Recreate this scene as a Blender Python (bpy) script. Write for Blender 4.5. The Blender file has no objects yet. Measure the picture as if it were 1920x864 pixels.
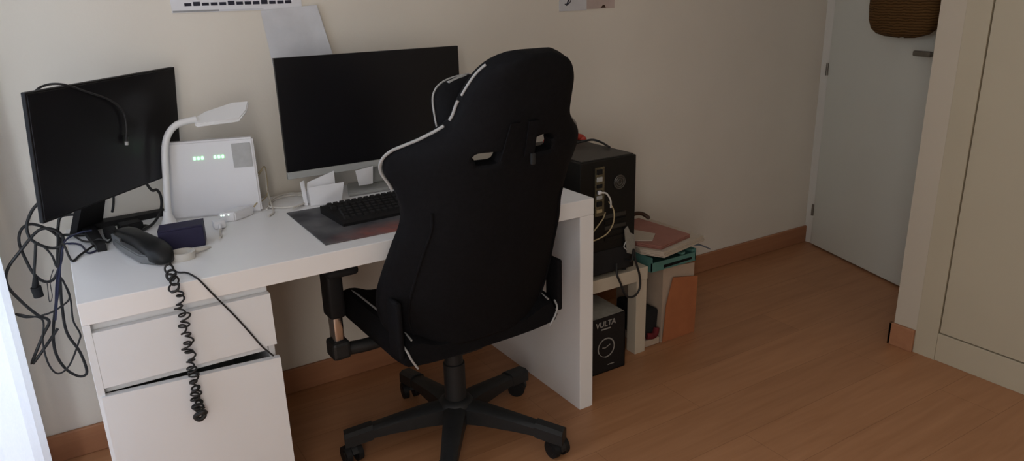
import bpy, bmesh, math, random
from mathutils import Vector, Matrix
random.seed(7)
SC = bpy.context.scene
COL = SC.collection
R = math.radians

# ---------------------------------------------------------------- materials
def mat(name, col, rough=.5, spec=.5, metal=0., noise=0., nscale=40., bump=0., bscale=200., emit=None, estr=0., coat=0.):
    m = bpy.data.materials.new(name); m.use_nodes = True
    nt = m.node_tree; b = nt.nodes['Principled BSDF']
    b.inputs['Base Color'].default_value = (*col, 1); b.inputs['Roughness'].default_value = rough
    b.inputs['Specular IOR Level'].default_value = spec; b.inputs['Metallic'].default_value = metal
    b.inputs['Coat Weight'].default_value = coat
    if noise or bump:
        tc = nt.nodes.new('ShaderNodeTexCoord')
    if noise:
        n = nt.nodes.new('ShaderNodeTexNoise'); n.inputs['Scale'].default_value = nscale; n.inputs['Detail'].default_value = 4
        r = nt.nodes.new('ShaderNodeValToRGB')
        r.color_ramp.elements[0].position = .3; r.color_ramp.elements[1].position = .7
        r.color_ramp.elements[0].color = (*[max(0, c*(1-noise)) for c in col], 1)
        r.color_ramp.elements[1].color = (*[min(1, c*(1+noise)) for c in col], 1)
        nt.links.new(tc.outputs['Object'], n.inputs['Vector']); nt.links.new(n.outputs['Fac'], r.inputs['Fac'])
        nt.links.new(r.outputs['Color'], b.inputs['Base Color'])
    if bump:
        n2 = nt.nodes.new('ShaderNodeTexNoise'); n2.inputs['Scale'].default_value = bscale; n2.inputs['Detail'].default_value = 3
        bp = nt.nodes.new('ShaderNodeBump'); bp.inputs['Strength'].default_value = bump; bp.inputs['Distance'].default_value = .002
        nt.links.new(tc.outputs['Object'], n2.inputs['Vector']); nt.links.new(n2.outputs['Fac'], bp.inputs['Height'])
        nt.links.new(bp.outputs['Normal'], b.inputs['Normal'])
    if emit:
        b.inputs['Emission Color'].default_value = (*emit, 1); b.inputs['Emission Strength'].default_value = estr
    return m

M = {}
M['wall'] = mat('cream_wall_paint', (.79, .735, .645), .75, .3, noise=.025, nscale=3, bump=.12, bscale=160)
M['ceil'] = mat('white_ceiling_paint', (.75, .73, .70), .9, .2, noise=.02, nscale=3)
M['white'] = mat('white_lacquer', (.85, .845, .845), .35, .4, noise=.012, nscale=6)
M['drawer'] = mat('drawer_white', (.755, .77, .79), .4, .4, noise=.012, nscale=6)  # same desk white, cool tint in the colour offsets warm floor bounce
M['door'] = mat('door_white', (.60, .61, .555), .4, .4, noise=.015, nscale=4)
M['casing'] = mat('casing_white', (.66, .645, .60), .45, .4, noise=.015, nscale=4)
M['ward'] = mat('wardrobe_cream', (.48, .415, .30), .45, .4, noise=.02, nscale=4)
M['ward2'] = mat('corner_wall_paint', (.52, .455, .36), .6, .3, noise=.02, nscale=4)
M['dark'] = mat('dark_gap', (.01, .01, .01), .9, .1)
M['black'] = mat('black_plastic', (.010, .010, .011), .6, .25, noise=.1, nscale=60)
M['blackmatt'] = mat('black_rubber', (.014, .014, .015), .75, .25, noise=.1, nscale=60)
M['screen'] = mat('black_screen', (.006, .006, .008), .32, .35, noise=.1, nscale=5)
M['chair'] = mat('black_fabric', (.0062, .0062, .0075), .85, .12, noise=.2, nscale=90, bump=.3, bscale=400)
M['chairpl'] = mat('charcoal_nylon', (.017, .018, .019), .5, .35, noise=.1, nscale=40)
M['piping'] = mat('grey_piping', (.36, .36, .36), .6, .3, noise=.05, nscale=80)
M['chrome'] = mat('chrome', (.6, .6, .62), .2, .5, metal=1, noise=.02)
M['silver'] = mat('silver_plastic', (.40, .41, .40), .4, .5, noise=.03, nscale=20)
M['paper'] = mat('white_paper', (.80, .80, .82), .8, .2, noise=.02, nscale=25, bump=.15, bscale=40)
M['greypaper'] = mat('pale_grey_paper', (.66, .66, .68), .8, .2, noise=.07, nscale=14)
M['router'] = mat('white_gloss_plastic', (.80, .80, .83), .35, .45, noise=.01, nscale=10)
M['led'] = mat('green_led', (.3, .9, .4), .4, .4, noise=.01, emit=(.35, 1, .45), estr=2.2)
M['ledw'] = mat('white_green_led', (.7, 1, .8), .4, .4, noise=.01, emit=(.75, 1, .85), estr=3.0)
M['navy'] = mat('navy_cardboard', (.022, .020, .055), .6, .3, noise=.08, nscale=30)
M['cable'] = mat('dark_cable', (.018, .018, .019), .5, .35, noise=.1, nscale=50)
M['bluecable'] = mat('blue_cable', (.018, .021, .055), .5, .35, noise=.1, nscale=50)
M['whitecable'] = mat('white_cable', (.66, .63, .58), .5, .35, noise=.04, nscale=50)
M['tancable'] = mat('tan_cable', (.42, .34, .20), .55, .3, noise=.15, nscale=30)
M['tagstrip'] = mat('grey_strip', (.26, .25, .22), .6, .3, noise=.1, nscale=60)
M['greysticker'] = mat('grey_sticker', (.47, .47, .465), .6, .3, noise=.05, nscale=60)
M['phone'] = mat('dark_phone_plastic', (.011, .012, .013), .42, .3, noise=.08, nscale=40)
M['phonegrey'] = mat('grey_phone_plastic', (.16, .165, .17), .35, .45, noise=.05, nscale=40)
M['pc'] = mat('black_steel', (.007, .0066, .006), .5, .25, noise=.1, nscale=60)
M['pctop'] = mat('dark_vent_mesh', (.030, .027, .023), .5, .4, noise=.1, nscale=300)
M['pcio'] = mat('dull_port_metal', (.15, .13, .08), .4, .5, metal=.6, noise=.35, nscale=120)
M['table'] = mat('side_table_white', (.56, .49, .39), .45, .35, noise=.02, nscale=8)
M['boxblack'] = mat('black_card_box', (.010, .010, .011), .55, .3, noise=.1, nscale=30)
M['print'] = mat('grey_print', (.28, .27, .25), .6, .3, noise=.08, nscale=200)
M['orange'] = mat('orange_card', (.40, .145, .062), .7, .25, noise=.06, nscale=20)  # base colour darkened to carry the desk's shade
M['cream'] = mat('cream_card', (.45, .35, .27), .7, .25, noise=.05, nscale=20)  # part of the shade beside the desk is in this colour
M['teal'] = mat('teal_plastic', (.085, .21, .185), .45, .4, noise=.05, nscale=20)
M['pink'] = mat('pink_folder', (.37, .165, .13), .65, .3, noise=.06, nscale=20)  # pink dimmed in the colour for the desk's shade
M['sheet'] = mat('cream_sheets', (.54, .465, .38), .75, .2, noise=.04, nscale=60)  # sheet colour lowered, shade from the desk painted in
M['slate'] = mat('slate_blue_folder', (.10, .13, .17), .4, .4, noise=.06, nscale=20)
M['brown'] = mat('brown_plastic', (.045, .018, .008), .4, .4, noise=.15, nscale=30)
M['maroon'] = mat('maroon_cloth', (.12, .012, .016), .7, .25, noise=.15, nscale=60)
M['red'] = mat('red_plastic', (.45, .05, .03), .5, .4, noise=.06, nscale=30)
M['frame'] = mat('white_upvc', (.8, .8, .8), .4, .4, noise=.01, nscale=5)
M['metal'] = mat('brushed_steel', (.20, .19, .17), .35, .5, metal=.8, noise=.05, nscale=80)
M['pink_print'] = mat('leaflet_print', (.52, .42, .38), .7, .25, noise=.12, nscale=12)
M['darkprint'] = mat('dark_ink', (.03, .03, .045), .7, .2, noise=.2, nscale=90)
M['greyprint'] = mat('grey_ink', (.33, .33, .33), .7, .2, noise=.06, nscale=60)
M['purple'] = mat('keycap', (.016, .016, .017), .55, .3, noise=.1, nscale=50)

def wood(name, c1, c2, c3, plank, rough):
    m = bpy.data.materials.new(name); m.use_nodes = True; nt = m.node_tree; b = nt.nodes['Principled BSDF']
    tc = nt.nodes.new('ShaderNodeTexCoord'); mp = nt.nodes.new('ShaderNodeMapping')
    mp.inputs['Scale'].default_value = (1.2, 14, 14)
    nt.links.new(tc.outputs['Object'], mp.inputs['Vector'])
    n = nt.nodes.new('ShaderNodeTexNoise'); n.inputs['Scale'].default_value = 2.2; n.inputs['Detail'].default_value = 6; n.inputs['Distortion'].default_value = .6
    nt.links.new(mp.outputs['Vector'], n.inputs['Vector'])
    rp = nt.nodes.new('ShaderNodeValToRGB')
    rp.color_ramp.elements[0].position = .25; rp.color_ramp.elements[1].position = .8
    rp.color_ramp.elements[0].color = (*c1, 1); rp.color_ramp.elements[1].color = (*c2, 1)
    nt.links.new(n.outputs['Fac'], rp.inputs['Fac'])
    out = rp.outputs['Color']
    if plank:
        br = nt.nodes.new('ShaderNodeTexBrick'); br.inputs['Scale'].default_value = 1
        br.inputs['Brick Width'].default_value = 1.2; br.inputs['Row Height'].default_value = .19; br.offset = .37
        br.inputs['Mortar Size'].default_value = .0012; br.inputs['Bias'].default_value = 0
        br.inputs['Color1'].default_value = (1, 1, 1, 1); br.inputs['Color2'].default_value = (.90, .89, .88, 1); br.inputs['Mortar'].default_value = (*c3, 1)
        nt.links.new(tc.outputs['Object'], br.inputs['Vector'])
        mx = nt.nodes.new('ShaderNodeMix'); mx.data_type = 'RGBA'; mx.blend_type = 'MULTIPLY'; mx.inputs['Factor'].default_value = 1
        nt.links.new(out, mx.inputs['A']); nt.links.new(br.outputs['Color'], mx.inputs['B']); out = mx.outputs['Result']
    nt.links.new(out, b.inputs['Base Color'])
    b.inputs['Roughness'].default_value = rough; b.inputs['Specular IOR Level'].default_value = .35
    return m
M['floor'] = wood('laminate_floor', (.40, .185, .085), (.52, .26, .13), (.7, .66, .63), True, .42)
M['skirt'] = wood('wood_skirting', (.33, .145, .072), (.43, .205, .105), (.5, .4, .4), False, .5)

def weave(name, c1, c2):
    m = mat(name, c1, .85, .15); nt = m.node_tree; b = nt.nodes['Principled BSDF']
    tc = nt.nodes.new('ShaderNodeTexCoord'); w = nt.nodes.new('ShaderNodeTexWave'); w.bands_direction = 'Z'
    w.inputs['Scale'].default_value = 28; w.inputs['Distortion'].default_value = 4; w.inputs['Detail'].default_value = 3
    r = nt.nodes.new('ShaderNodeValToRGB'); r.color_ramp.elements[0].color = (*c1, 1); r.color_ramp.elements[1].color = (*c2, 1)
    nt.links.new(tc.outputs['Object'], w.inputs['Vector']); nt.links.new(w.outputs['Fac'], r.inputs['Fac']); nt.links.new(r.outputs['Color'], b.inputs['Base Color'])
    bp = nt.nodes.new('ShaderNodeBump'); bp.inputs['Strength'].default_value = .6; bp.inputs['Distance'].default_value = .004
    nt.links.new(w.outputs['Fac'], bp.inputs['Height']); nt.links.new(bp.outputs['Normal'], b.inputs['Normal'])
    return m
M['straw'] = weave('woven_straw', (.06, .030, .009), (.14, .072, .024))

def padmat():
    m = mat('printed_mat', (.05, .05, .055), .65, .3); nt = m.node_tree; b = nt.nodes['Principled BSDF']
    tc = nt.nodes.new('ShaderNodeTexCoord')
    n = nt.nodes.new('ShaderNodeTexNoise'); n.inputs['Scale'].default_value = 9; n.inputs['Detail'].default_value = 5
    r = nt.nodes.new('ShaderNodeValToRGB')
    e = r.color_ramp.elements; e[0].position = .3; e[0].color = (.035, .035, .042, 1); e[1].position = .72; e[1].color = (.15, .15, .155, 1)
    nt.links.new(tc.outputs['Object'], n.inputs['Vector']); nt.links.new(n.outputs['Fac'], r.inputs['Fac'])
    # a reddish printed motif towards the mat's right front corner
    g = nt.nodes.new('ShaderNodeTexGradient'); g.gradient_type = 'SPHERICAL'
    mp = nt.nodes.new('ShaderNodeMapping'); mp.inputs['Location'].default_value = (.5, 1.95, 0); mp.inputs['Scale'].default_value = (5, 12, 5)
    nt.links.new(tc.outputs['Object'], mp.inputs['Vector']); nt.links.new(mp.outputs['Vector'], g.inputs['Vector'])
    n3 = nt.nodes.new('ShaderNodeTexNoise'); n3.inputs['Scale'].default_value = 30
    nt.links.new(tc.outputs['Object'], n3.inputs['Vector'])
    mu = nt.nodes.new('ShaderNodeMath'); mu.operation = 'MULTIPLY'
    nt.links.new(g.outputs['Fac'], mu.inputs[0]); nt.links.new(n3.outputs['Fac'], mu.inputs[1])
    mx = nt.nodes.new('ShaderNodeMix'); mx.data_type = 'RGBA'
    nt.links.new(mu.outputs[0], mx.inputs['Factor']); nt.links.new(r.outputs['Color'], mx.inputs['A']); mx.inputs['B'].default_value = (.45, .10, .06, 1)
    nt.links.new(mx.outputs['Result'], b.inputs['Base Color'])
    return m
M['pad'] = padmat()

def curtainmat():
    m = bpy.data.materials.new('sheer_white_curtain'); m.use_nodes = True; nt = m.node_tree
    b = nt.nodes['Principled BSDF']; out = nt.nodes['Material Output']
    b.inputs['Base Color'].default_value = (.85, .86, .88, 1); b.inputs['Roughness'].default_value = .9
    tc = nt.nodes.new('ShaderNodeTexCoord'); n = nt.nodes.new('ShaderNodeTexNoise'); n.inputs['Scale'].default_value = 150
    r = nt.nodes.new('ShaderNodeValToRGB'); r.color_ramp.elements[0].color = (.78, .80, .84, 1); r.color_ramp.elements[1].color = (.86, .87, .90, 1)
    nt.links.new(tc.outputs['Object'], n.inputs['Vector']); nt.links.new(n.outputs['Fac'], r.inputs['Fac'])
    t = nt.nodes.new('ShaderNodeBsdfTranslucent'); nt.links.new(r.outputs['Color'], t.inputs['Color']); nt.links.new(r.outputs['Color'], b.inputs['Base Color'])
    mix = nt.nodes.new('ShaderNodeMixShader'); mix.inputs[0].default_value = .55
    nt.links.new(b.outputs[0], mix.inputs[1]); nt.links.new(t.outputs[0], mix.inputs[2]); nt.links.new(mix.outputs[0], out.inputs[0])
    return m
M['curtain'] = curtainmat()

# ---------------------------------------------------------------- mesh helpers
def box(bm, x0, x1, y0, y1, z0, z1, bev=0., seg=2):
    vs = [bm.verts.new((x, y, z)) for z in (z0, z1) for y in (y0, y1) for x in (x0, x1)]
    fs = [bm.faces.new([vs[i] for i in f]) for f in ((0,2,3,1), (4,5,7,6), (0,1,5,4), (2,6,7,3), (0,4,6,2), (1,3,7,5))]
    if bev:
        es = list({e for f in fs for e in f.edges})
        bmesh.ops.bevel(bm, geom=es, offset=bev, segments=seg, affect='EDGES', profile=.5)
    return bm

def B(*a, **k):
    bm = bmesh.new(); box(bm, *a, **k); return bm

def smooth_pts(pts, n=8, closed=False):
    P = [Vector(p) for p in pts]; out = []
    N = len(P); rng = range(N if closed else N-1)
    for i in rng:
        g = lambda k: P[k % N] if closed else P[min(max(k, 0), N-1)]
        p0, p1, p2, p3 = g(i-1), g(i), g(i+1), g(i+2)
        for s in range(n):
            t = s/n; t2 = t*t; t3 = t2*t
            out.append(.5*((2*p1) + (p2-p0)*t + (2*p0-5*p1+4*p2-p3)*t2 + (3*p1-p0-3*p2+p3)*t3))
    if not closed: out.append(P[-1])
    return out

def tube(bm, pts, r, n=8, smooth=6, closed=False, taper=None):
    P = smooth_pts(pts, smooth, closed) if smooth else [Vector(p) for p in pts]
    N = len(P); rings = []
    up = None
    for i, p in enumerate(P):
        if closed: d = P[(i+1) % N]-P[i-1]
        else: d = P[min(i+1, N-1)]-P[max(i-1, 0)]
        if d.length < 1e-9: d = Vector((0, 0, 1))
        d.normalize()
        if up is None:
            up = Vector((0, 0, 1)) if abs(d.z) < .9 else Vector((1, 0, 0))
        a = up - d*up.dot(d)
        if a.length < 1e-6: a = d.orthogonal()
        a.normalize(); up = a; b = d.cross(a)
        rr = r if taper is None else r*(taper[0]+(taper[1]-taper[0])*i/(N-1))
        rings.append([bm.verts.new(p+a*(rr*math.cos(2*math.pi*k/n))+b*(rr*math.sin(2*math.pi*k/n))) for k in range(n)])
    for i in range(N if closed else N-1):
        A, C = rings[i], rings[(i+1) % N]
        for k in range(n):
            bm.faces.new((A[k], A[(k+1) % n], C[(k+1) % n], C[k]))
    if not closed:
        bm.faces.new(rings[0][::-1]); bm.faces.new(rings[-1])
    return bm

def T(pts, r, **k):
    bm = bmesh.new(); tube(bm, pts, r, **k); return bm

def cyl(bm, p0, p1, r0, r1=None, n=20):
    r1 = r0 if r1 is None else r1
    p0, p1 = Vector(p0), Vector(p1); d = (p1-p0).normalized(); a = d.orthogonal().normalized(); b = d.cross(a)
    A = [bm.verts.new(p0+a*(r0*math.cos(2*math.pi*k/n))+b*(r0*math.sin(2*math.pi*k/n))) for k in range(n)]
    C = [bm.verts.new(p1+a*(r1*math.cos(2*math.pi*k/n))+b*(r1*math.sin(2*math.pi*k/n))) for k in range(n)]
    for k in range(n): bm.faces.new((A[k], A[(k+1) % n], C[(k+1) % n], C[k]))
    bm.faces.new(A[::-1]); bm.faces.new(C)
    return bm

def CY(*a, **k):
    bm = bmesh.new(); cyl(bm, *a, **k); return bm

def prism(bm, poly, off):
    """closed solid: a polygon in space and the same polygon moved by off"""
    off = Vector(off)
    A = [bm.verts.new(Vector(p)) for p in poly]; C = [bm.verts.new(Vector(p)+off) for p in poly]
    n = len(A)
    bm.faces.new(A[::-1]); bm.faces.new(C)
    for k in range(n): bm.faces.new((A[k], A[(k+1) % n], C[(k+1) % n], C[k]))
    bmesh.ops.recalc_face_normals(bm, faces=bm.faces)
    return bm

def PR(poly, off):
    bm = bmesh.new(); prism(bm, poly, off); return bm

def lathe(bm, prof, c=(0, 0, 0), n=24):
    c = Vector(c); rings = []
    for r, z in prof:
        rings.append([bm.verts.new(c+Vector((max(r, 1e-4)*math.cos(2*math.pi*k/n), max(r, 1e-4)*math.sin(2*math.pi*k/n), z))) for k in range(n)])
    for i in range(len(rings)-1):
        for k in range(n):
            bm.faces.new((rings[i][k], rings[i][(k+1) % n], rings[i+1][(k+1) % n], rings[i+1][k]))
    bm.faces.new(rings[0][::-1]); bm.faces.new(rings[-1])
    return bm

def sheet(fn, nu, nv, th=.0012):
    """thin solid sheet from fn(u,v) -> point"""
    bm = bmesh.new(); G = [[Vector(fn(i/nu, j/nv)) for j in range(nv+1)] for i in range(nu+1)]
    nor = [[None]*(nv+1) for _ in range(nu+1)]
    for i in range(nu+1):
        for j in range(nv+1):
            du = G[min(i+1, nu)][j]-G[max(i-1, 0)][j]; dv = G[i][min(j+1, nv)]-G[i][max(j-1, 0)]
            nn = du.cross(dv); nor[i][j] = nn.normalized() if nn.length > 1e-12 else Vector((0, 0, 1))
    A = [[bm.verts.new(G[i][j]+nor[i][j]*th/2) for j in range(nv+1)] for i in range(nu+1)]
    C = [[bm.verts.new(G[i][j]-nor[i][j]*th/2) for j in range(nv+1)] for i in range(nu+1)]
    for i in range(nu):
        for j in range(nv):
            bm.faces.new((A[i][j], A[i+1][j], A[i+1][j+1], A[i][j+1])); bm.faces.new((C[i][j], C[i][j+1], C[i+1][j+1], C[i+1][j]))
    for i in range(nu):
        bm.faces.new((A[i][0], C[i][0], C[i+1][0], A[i+1][0])); bm.faces.new((A[i][nv], A[i+1][nv], C[i+1][nv], C[i][nv]))
    for j in range(nv):
        bm.faces.new((A[0][j], A[0][j+1], C[0][j+1], C[0][j])); bm.faces.new((A[nu][j], C[nu][j], C[nu][j+1], A[nu][j+1]))
    return bm

def quad_sheet(tl, tr, bl, br, bulge=(0, 0, 0), th=.0012, nu=8, nv=8, curl=None):
    tl, tr, bl, br, bu = map(Vector, (tl, tr, bl, br, bulge))
    def fn(u, v):
        p = (bl*(1-u)+br*u)*(1-v)+(tl*(1-u)+tr*u)*v
        p = p+bu*(math.sin(math.pi*u)*math.sin(math.pi*v))
        if curl: p = p+Vector(curl)*(max(0, u-.6)/.4)**2
        return p
    return sheet(fn, nu, nv, th)

WORLD_ROOTS = {}
def thing(name, label, cat, loc=(0, 0, 0), rz=0, group=None, local=False):
    o = bpy.data.objects.new(name, None); COL.objects.link(o)
    o.empty_display_size = .05
    o.location = loc; o.rotation_euler = (0, 0, rz); o['label'] = label; o['category'] = cat
    if group: o['group'] = group
    if not local: WORLD_ROOTS[o.name] = Vector(loc)
    return o

def origin(o):
    """the world offset that meshes below o are built with"""
    if o is None: return Vector((0, 0, 0))
    if o.parent is not None: return origin(o.parent)+WORLD_ROOTS.get(o.name, Vector((0, 0, 0)))
    return WORLD_ROOTS.get(o.name, Vector((0, 0, 0)))

def obj(name, bm, m, parent=None, smooth=False, label=None):
    """parts: geometry written in world space (or in the local space of a local root)"""
    me = bpy.data.meshes.new(name)
    bmesh.ops.recalc_face_normals(bm, faces=bm.faces)
    if parent is None:
        xs = [v.co for v in bm.verts]
        c = Vector(((min(v.x for v in xs)+max(v.x for v in xs))/2, (min(v.y for v in xs)+max(v.y for v in xs))/2, min(v.z for v in xs)))
    else: c = origin(parent)
    bmesh.ops.translate(bm, verts=bm.verts, vec=-c)
    bm.to_mesh(me); bm.free()
    mats = m if isinstance(m, (list, tuple)) else [m]
    for q in mats: me.materials.append(q)
    if smooth:
        me.polygons.foreach_set('use_smooth', [True]*len(me.polygons))
        try: me.set_sharp_from_angle(angle=R(40))
        except Exception: pass
    o = bpy.data.objects.new(name, me); COL.objects.link(o)
    if parent is None: o.location = c; WORLD_ROOTS[o.name] = c.copy()
    else: o.parent = parent
    if label: o['label'] = label
    return o

def tag(o, label, cat, group=None):
    o['label'] = label; o['category'] = cat
    if group: o['group'] = group
    return o

def struct(name, bm, m, parent=None, smooth=False):
    o = obj(name, bm, m, parent, smooth)
    if parent is None: o['kind'] = 'structure'
    return o

def text_mesh(body, size, frame, m, name, parent, shear=0.):
    """text as a mesh; frame maps text plane (x, y) to world"""
    cu = bpy.data.curves.new(name, 'FONT'); cu.body = body; cu.size = size; cu.align_x = 'CENTER'; cu.align_y = 'CENTER'; cu.extrude = .0002; cu.shear = shear
    cu.offset = .0006
    t = bpy.data.objects.new('t', cu); COL.objects.link(t)
    me = bpy.data.meshes.new_from_object(t.evaluated_get(bpy.context.evaluated_depsgraph_get()))
    bpy.data.objects.remove(t)
    bm = bmesh.new(); bm.from_mesh(me)
    for v in bm.verts: v.co = frame(v.co)
    return obj(name, bm, m, parent)

# ---------------------------------------------------------------- the room
WY = .03                    # face of the back wall
XL, XR, XC = -.178, 3.40, 2.635
YF = -3.0
XW = -.80                  # the room is wider than the desk end: its left wall
YF = -2.95
struct('floor', B(XW-.12, 4.3, YF-.12, .2, -.1, 0), M['floor'])
struct('ceiling', B(XW-.12, 4.3, YF-.12, .2, 2.5, 2.6), M['ceil'])
struct('wall_back', B(XW-.12, XR+.12, WY, WY+.12, 0, 2.5), M['wall'])
VY0, VY1, VZ0, VZ1 = -1.22, -.20, .12, 2.10     # the balcony window of the left wall, behind the curtain
bm = bmesh.new()
box(bm, XW-.12, XW, VY1, WY, 0, 2.5); box(bm, XW-.12, XW, YF, VY0, 0, 2.5)
box(bm, XW-.12, XW, VY0, VY1, VZ1, 2.5); box(bm, XW-.12, XW, VY0, VY1, 0, VZ0)
struct('wall_left', bm, M['wall'])
bm = bmesh.new()
for y0, y1 in ((VY0, VY0+.05), (VY1-.05, VY1)):
    box(bm, XW-.09, XW-.03, y0, y1, VZ0, VZ1, .004)
box(bm, XW-.09, XW-.03, VY0+.05, VY1-.05, VZ1-.05, VZ1, .004); box(bm, XW-.09, XW-.03, VY0+.05, VY1-.05, VZ0, VZ0+.05, .004)
struct('window_2', bm, M['frame'])
WX0, WX1, WZ0, WZ1 = -.78, .20, .12, 2.20     # the window opening in the wall behind the camera
bm = bmesh.new()
box(bm, XW-.12, WX0, YF-.12, YF, 0, 2.5); box(bm, WX1, 2.75, YF-.12, YF, 0, 2.5)
box(bm, WX0, WX1, YF-.12, YF, WZ1, 2.5); box(bm, WX0, WX1, YF-.12, YF, 0, WZ0)
struct('wall_front', bm, M['wall'])
bm = bmesh.new()
for x0, x1 in ((WX0, WX0+.05), (WX1-.05, WX1)):
    box(bm, x0, x1, YF-.09, YF-.03, WZ0, WZ1, .004)
box(bm, WX0+.05, WX1-.05, YF-.09, YF-.03, WZ1-.05, WZ1, .004); box(bm, WX0+.05, WX1-.05, YF-.09, YF-.03, WZ0, WZ0+.05, .004)
struct('window_1', bm, M['frame'])
struct('wall_pier', B(-.29, -.172, -.12, WY, 0, 2.5), M['wall'])     # the short return left of the desk
# the right wall with the door opening, then the part of the room that stands further in
DY0, DY1, DZ = -.83, -.026, 2.04
bm = bmesh.new()
box(bm, XR, XR+.12, DY1, WY, 0, 2.5); box(bm, XR, XR+.12, -.95, DY0, 0, 2.5); box(bm, XR, XR+.12, DY0, DY1, DZ, 2.5)
struct('wall_right', bm, M['wall'])
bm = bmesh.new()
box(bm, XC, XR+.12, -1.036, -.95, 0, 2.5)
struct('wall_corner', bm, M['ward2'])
struct('wall_hall', B(4.2, 4.3, -1.6, .2, 0, 2.5), M['wall'])
bm = bmesh.new()
box(bm, XR-.012, XR, DY1-.004, WY, 0, DZ+.05, .003); box(bm, XR-.012, XR, DY0-.05, DY0+.004, 0, DZ+.05, .003); box(bm, XR-.012, XR, DY0, DY1, DZ, DZ+.05, .003)
box(bm, XR, XR+.12, DY1-.012, DY1, 0, DZ); box(bm, XR, XR+.12, DY0, DY0+.012, 0, DZ); box(bm, XR, XR+.12, DY0, DY1, DZ-.012, DZ)
struct('trim_1', bm, M['casing'])
struct('baseboard_back', B(XW, XR-.012, .016, WY, 0, .092, .004), M['skirt'])
bm = bmesh.new(); box(bm, XC-.013, XC, -1.036, -.937, 0, .09, .003); box(bm, XC-.013, 3.385, -.95, -.937, 0, .09, .003)
struct('baseboard_right', bm, M['skirt'])

# door leaf, ajar into the room: hinge side by the back wall
dr = bpy.data.objects.new('door_1', None); COL.objects.link(dr)
dr.location = (XR-.002, -.040, 0); dr.rotation_euler = (0, 0, R(-107.0)); dr['kind'] = 'structure'
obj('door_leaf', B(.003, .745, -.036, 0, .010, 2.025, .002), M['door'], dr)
hb = obj('hinge', CY((0, -.040, .165), (0, -.040, .225), .0065), M['metal'], dr, True)
hb2 = hb.copy(); COL.objects.link(hb2); hb2.parent = dr; hb2.location.z = .735
hb3 = hb.copy(); COL.objects.link(hb3); hb3.parent = dr; hb3.location.z = 1.50
bm = bmesh.new(); cyl(bm, (.685, -.036, 1.0525), (.685, -.045, 1.0525), .026); cyl(bm, (.685, -.045, 1.0525), (.685, -.085, 1.0525), .010)
box(bm, .600, .695, -.096, -.078, 1.041, 1.064, .006)
obj('door_handle', bm, M['metal'], dr, True)

# built in wardrobe along the right side
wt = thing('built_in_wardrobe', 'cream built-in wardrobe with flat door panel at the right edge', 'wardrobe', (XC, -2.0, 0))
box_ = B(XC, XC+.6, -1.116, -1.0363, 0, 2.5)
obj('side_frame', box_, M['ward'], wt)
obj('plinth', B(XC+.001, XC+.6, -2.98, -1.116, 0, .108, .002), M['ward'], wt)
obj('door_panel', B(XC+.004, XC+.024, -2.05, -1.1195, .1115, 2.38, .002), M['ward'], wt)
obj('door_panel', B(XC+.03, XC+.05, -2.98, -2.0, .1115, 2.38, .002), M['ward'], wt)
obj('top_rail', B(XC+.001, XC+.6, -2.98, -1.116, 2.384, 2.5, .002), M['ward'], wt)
obj('interior', B(XC+.06, XC+.6, -2.98, -1.12, .11, 2.38), M['dark'], wt)

# curtain gathered by the window
def cf(u, v):
    y = -.13-.86*u; z = .02+2.28*v
    return (-.166+.010*math.sin(u*math.pi*9+.6*math.sin(v*3))+.003*math.sin(u*31), y, z)
tag(obj('curtain', sheet(cf, 90, 12, .0015), M['curtain'], None, True), 'white curtain hanging at the left edge beside the desk', 'curtain')

# ---------------------------------------------------------------- desk
D = .65; t_ = .0525; DX = 1.4
dk = thing('desk', 'white desk with drawer unit and thick side panel', 'desk', (DX/2, -D/2, 0))
obj('worktop', B(0, DX, -D, 0, .73-t_, .73, .0015), M['white'], dk)
obj('side_panel', B(DX-t_, DX, -D, 0, 0, .73-t_-.0003, .0015), M['white'], dk, label='right hand side panel reaching the floor')
bm = bmesh.new()
box(bm, 0, .016, -D+.0005, 0, 0, .73-t_-.0003, .001); box(bm, .384, .399, -D+.022, -.02, 0, .73-t_-.0003, .001)
box(bm, .016, .384, -.034, -.02, .02, .73-t_-.0005); box(bm, .016, .384, -D+.03, -.034, .02, .035)
box(bm, .016, .384, -D+.035, -D+.05, .655, .73-t_-.0005)
obj('cabinet', bm, M['drawer'], dk)
dw = obj('drawer', B(.0161, .4015, -D+.001, -D+.020, .520, .6565, .0006), M['drawer'], dk)
bm = bmesh.new(); box(bm, .03, .375, -D+.020, -.08, .53, .54); box(bm, .03, .042, -D+.020, -.08, .54, .63); box(bm, .363, .375, -D+.020, -.08, .54, .63)
obj('drawer_box', bm, M['drawer'], dw)
bm = bmesh.new(); box(bm, .016, .399, -D+.0225, -D+.034, .645, .73-t_-.0005)
obj('grip_rail', bm, M['drawer'], dk)
bm = bmesh.new(); box(bm, .0165, .382, -D+.0225, -D+.034, .500, .518)
obj('grip_rail', bm, M['drawer'], dk)
cd = obj('cabinet_door', PR([(.007, -D-.004, .008), (.403, -D-.010, .008), (.403, -D-.010, .487), (.007, -D-.004, .502)], (0, .018, 0)), M['drawer'], dk)

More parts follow.
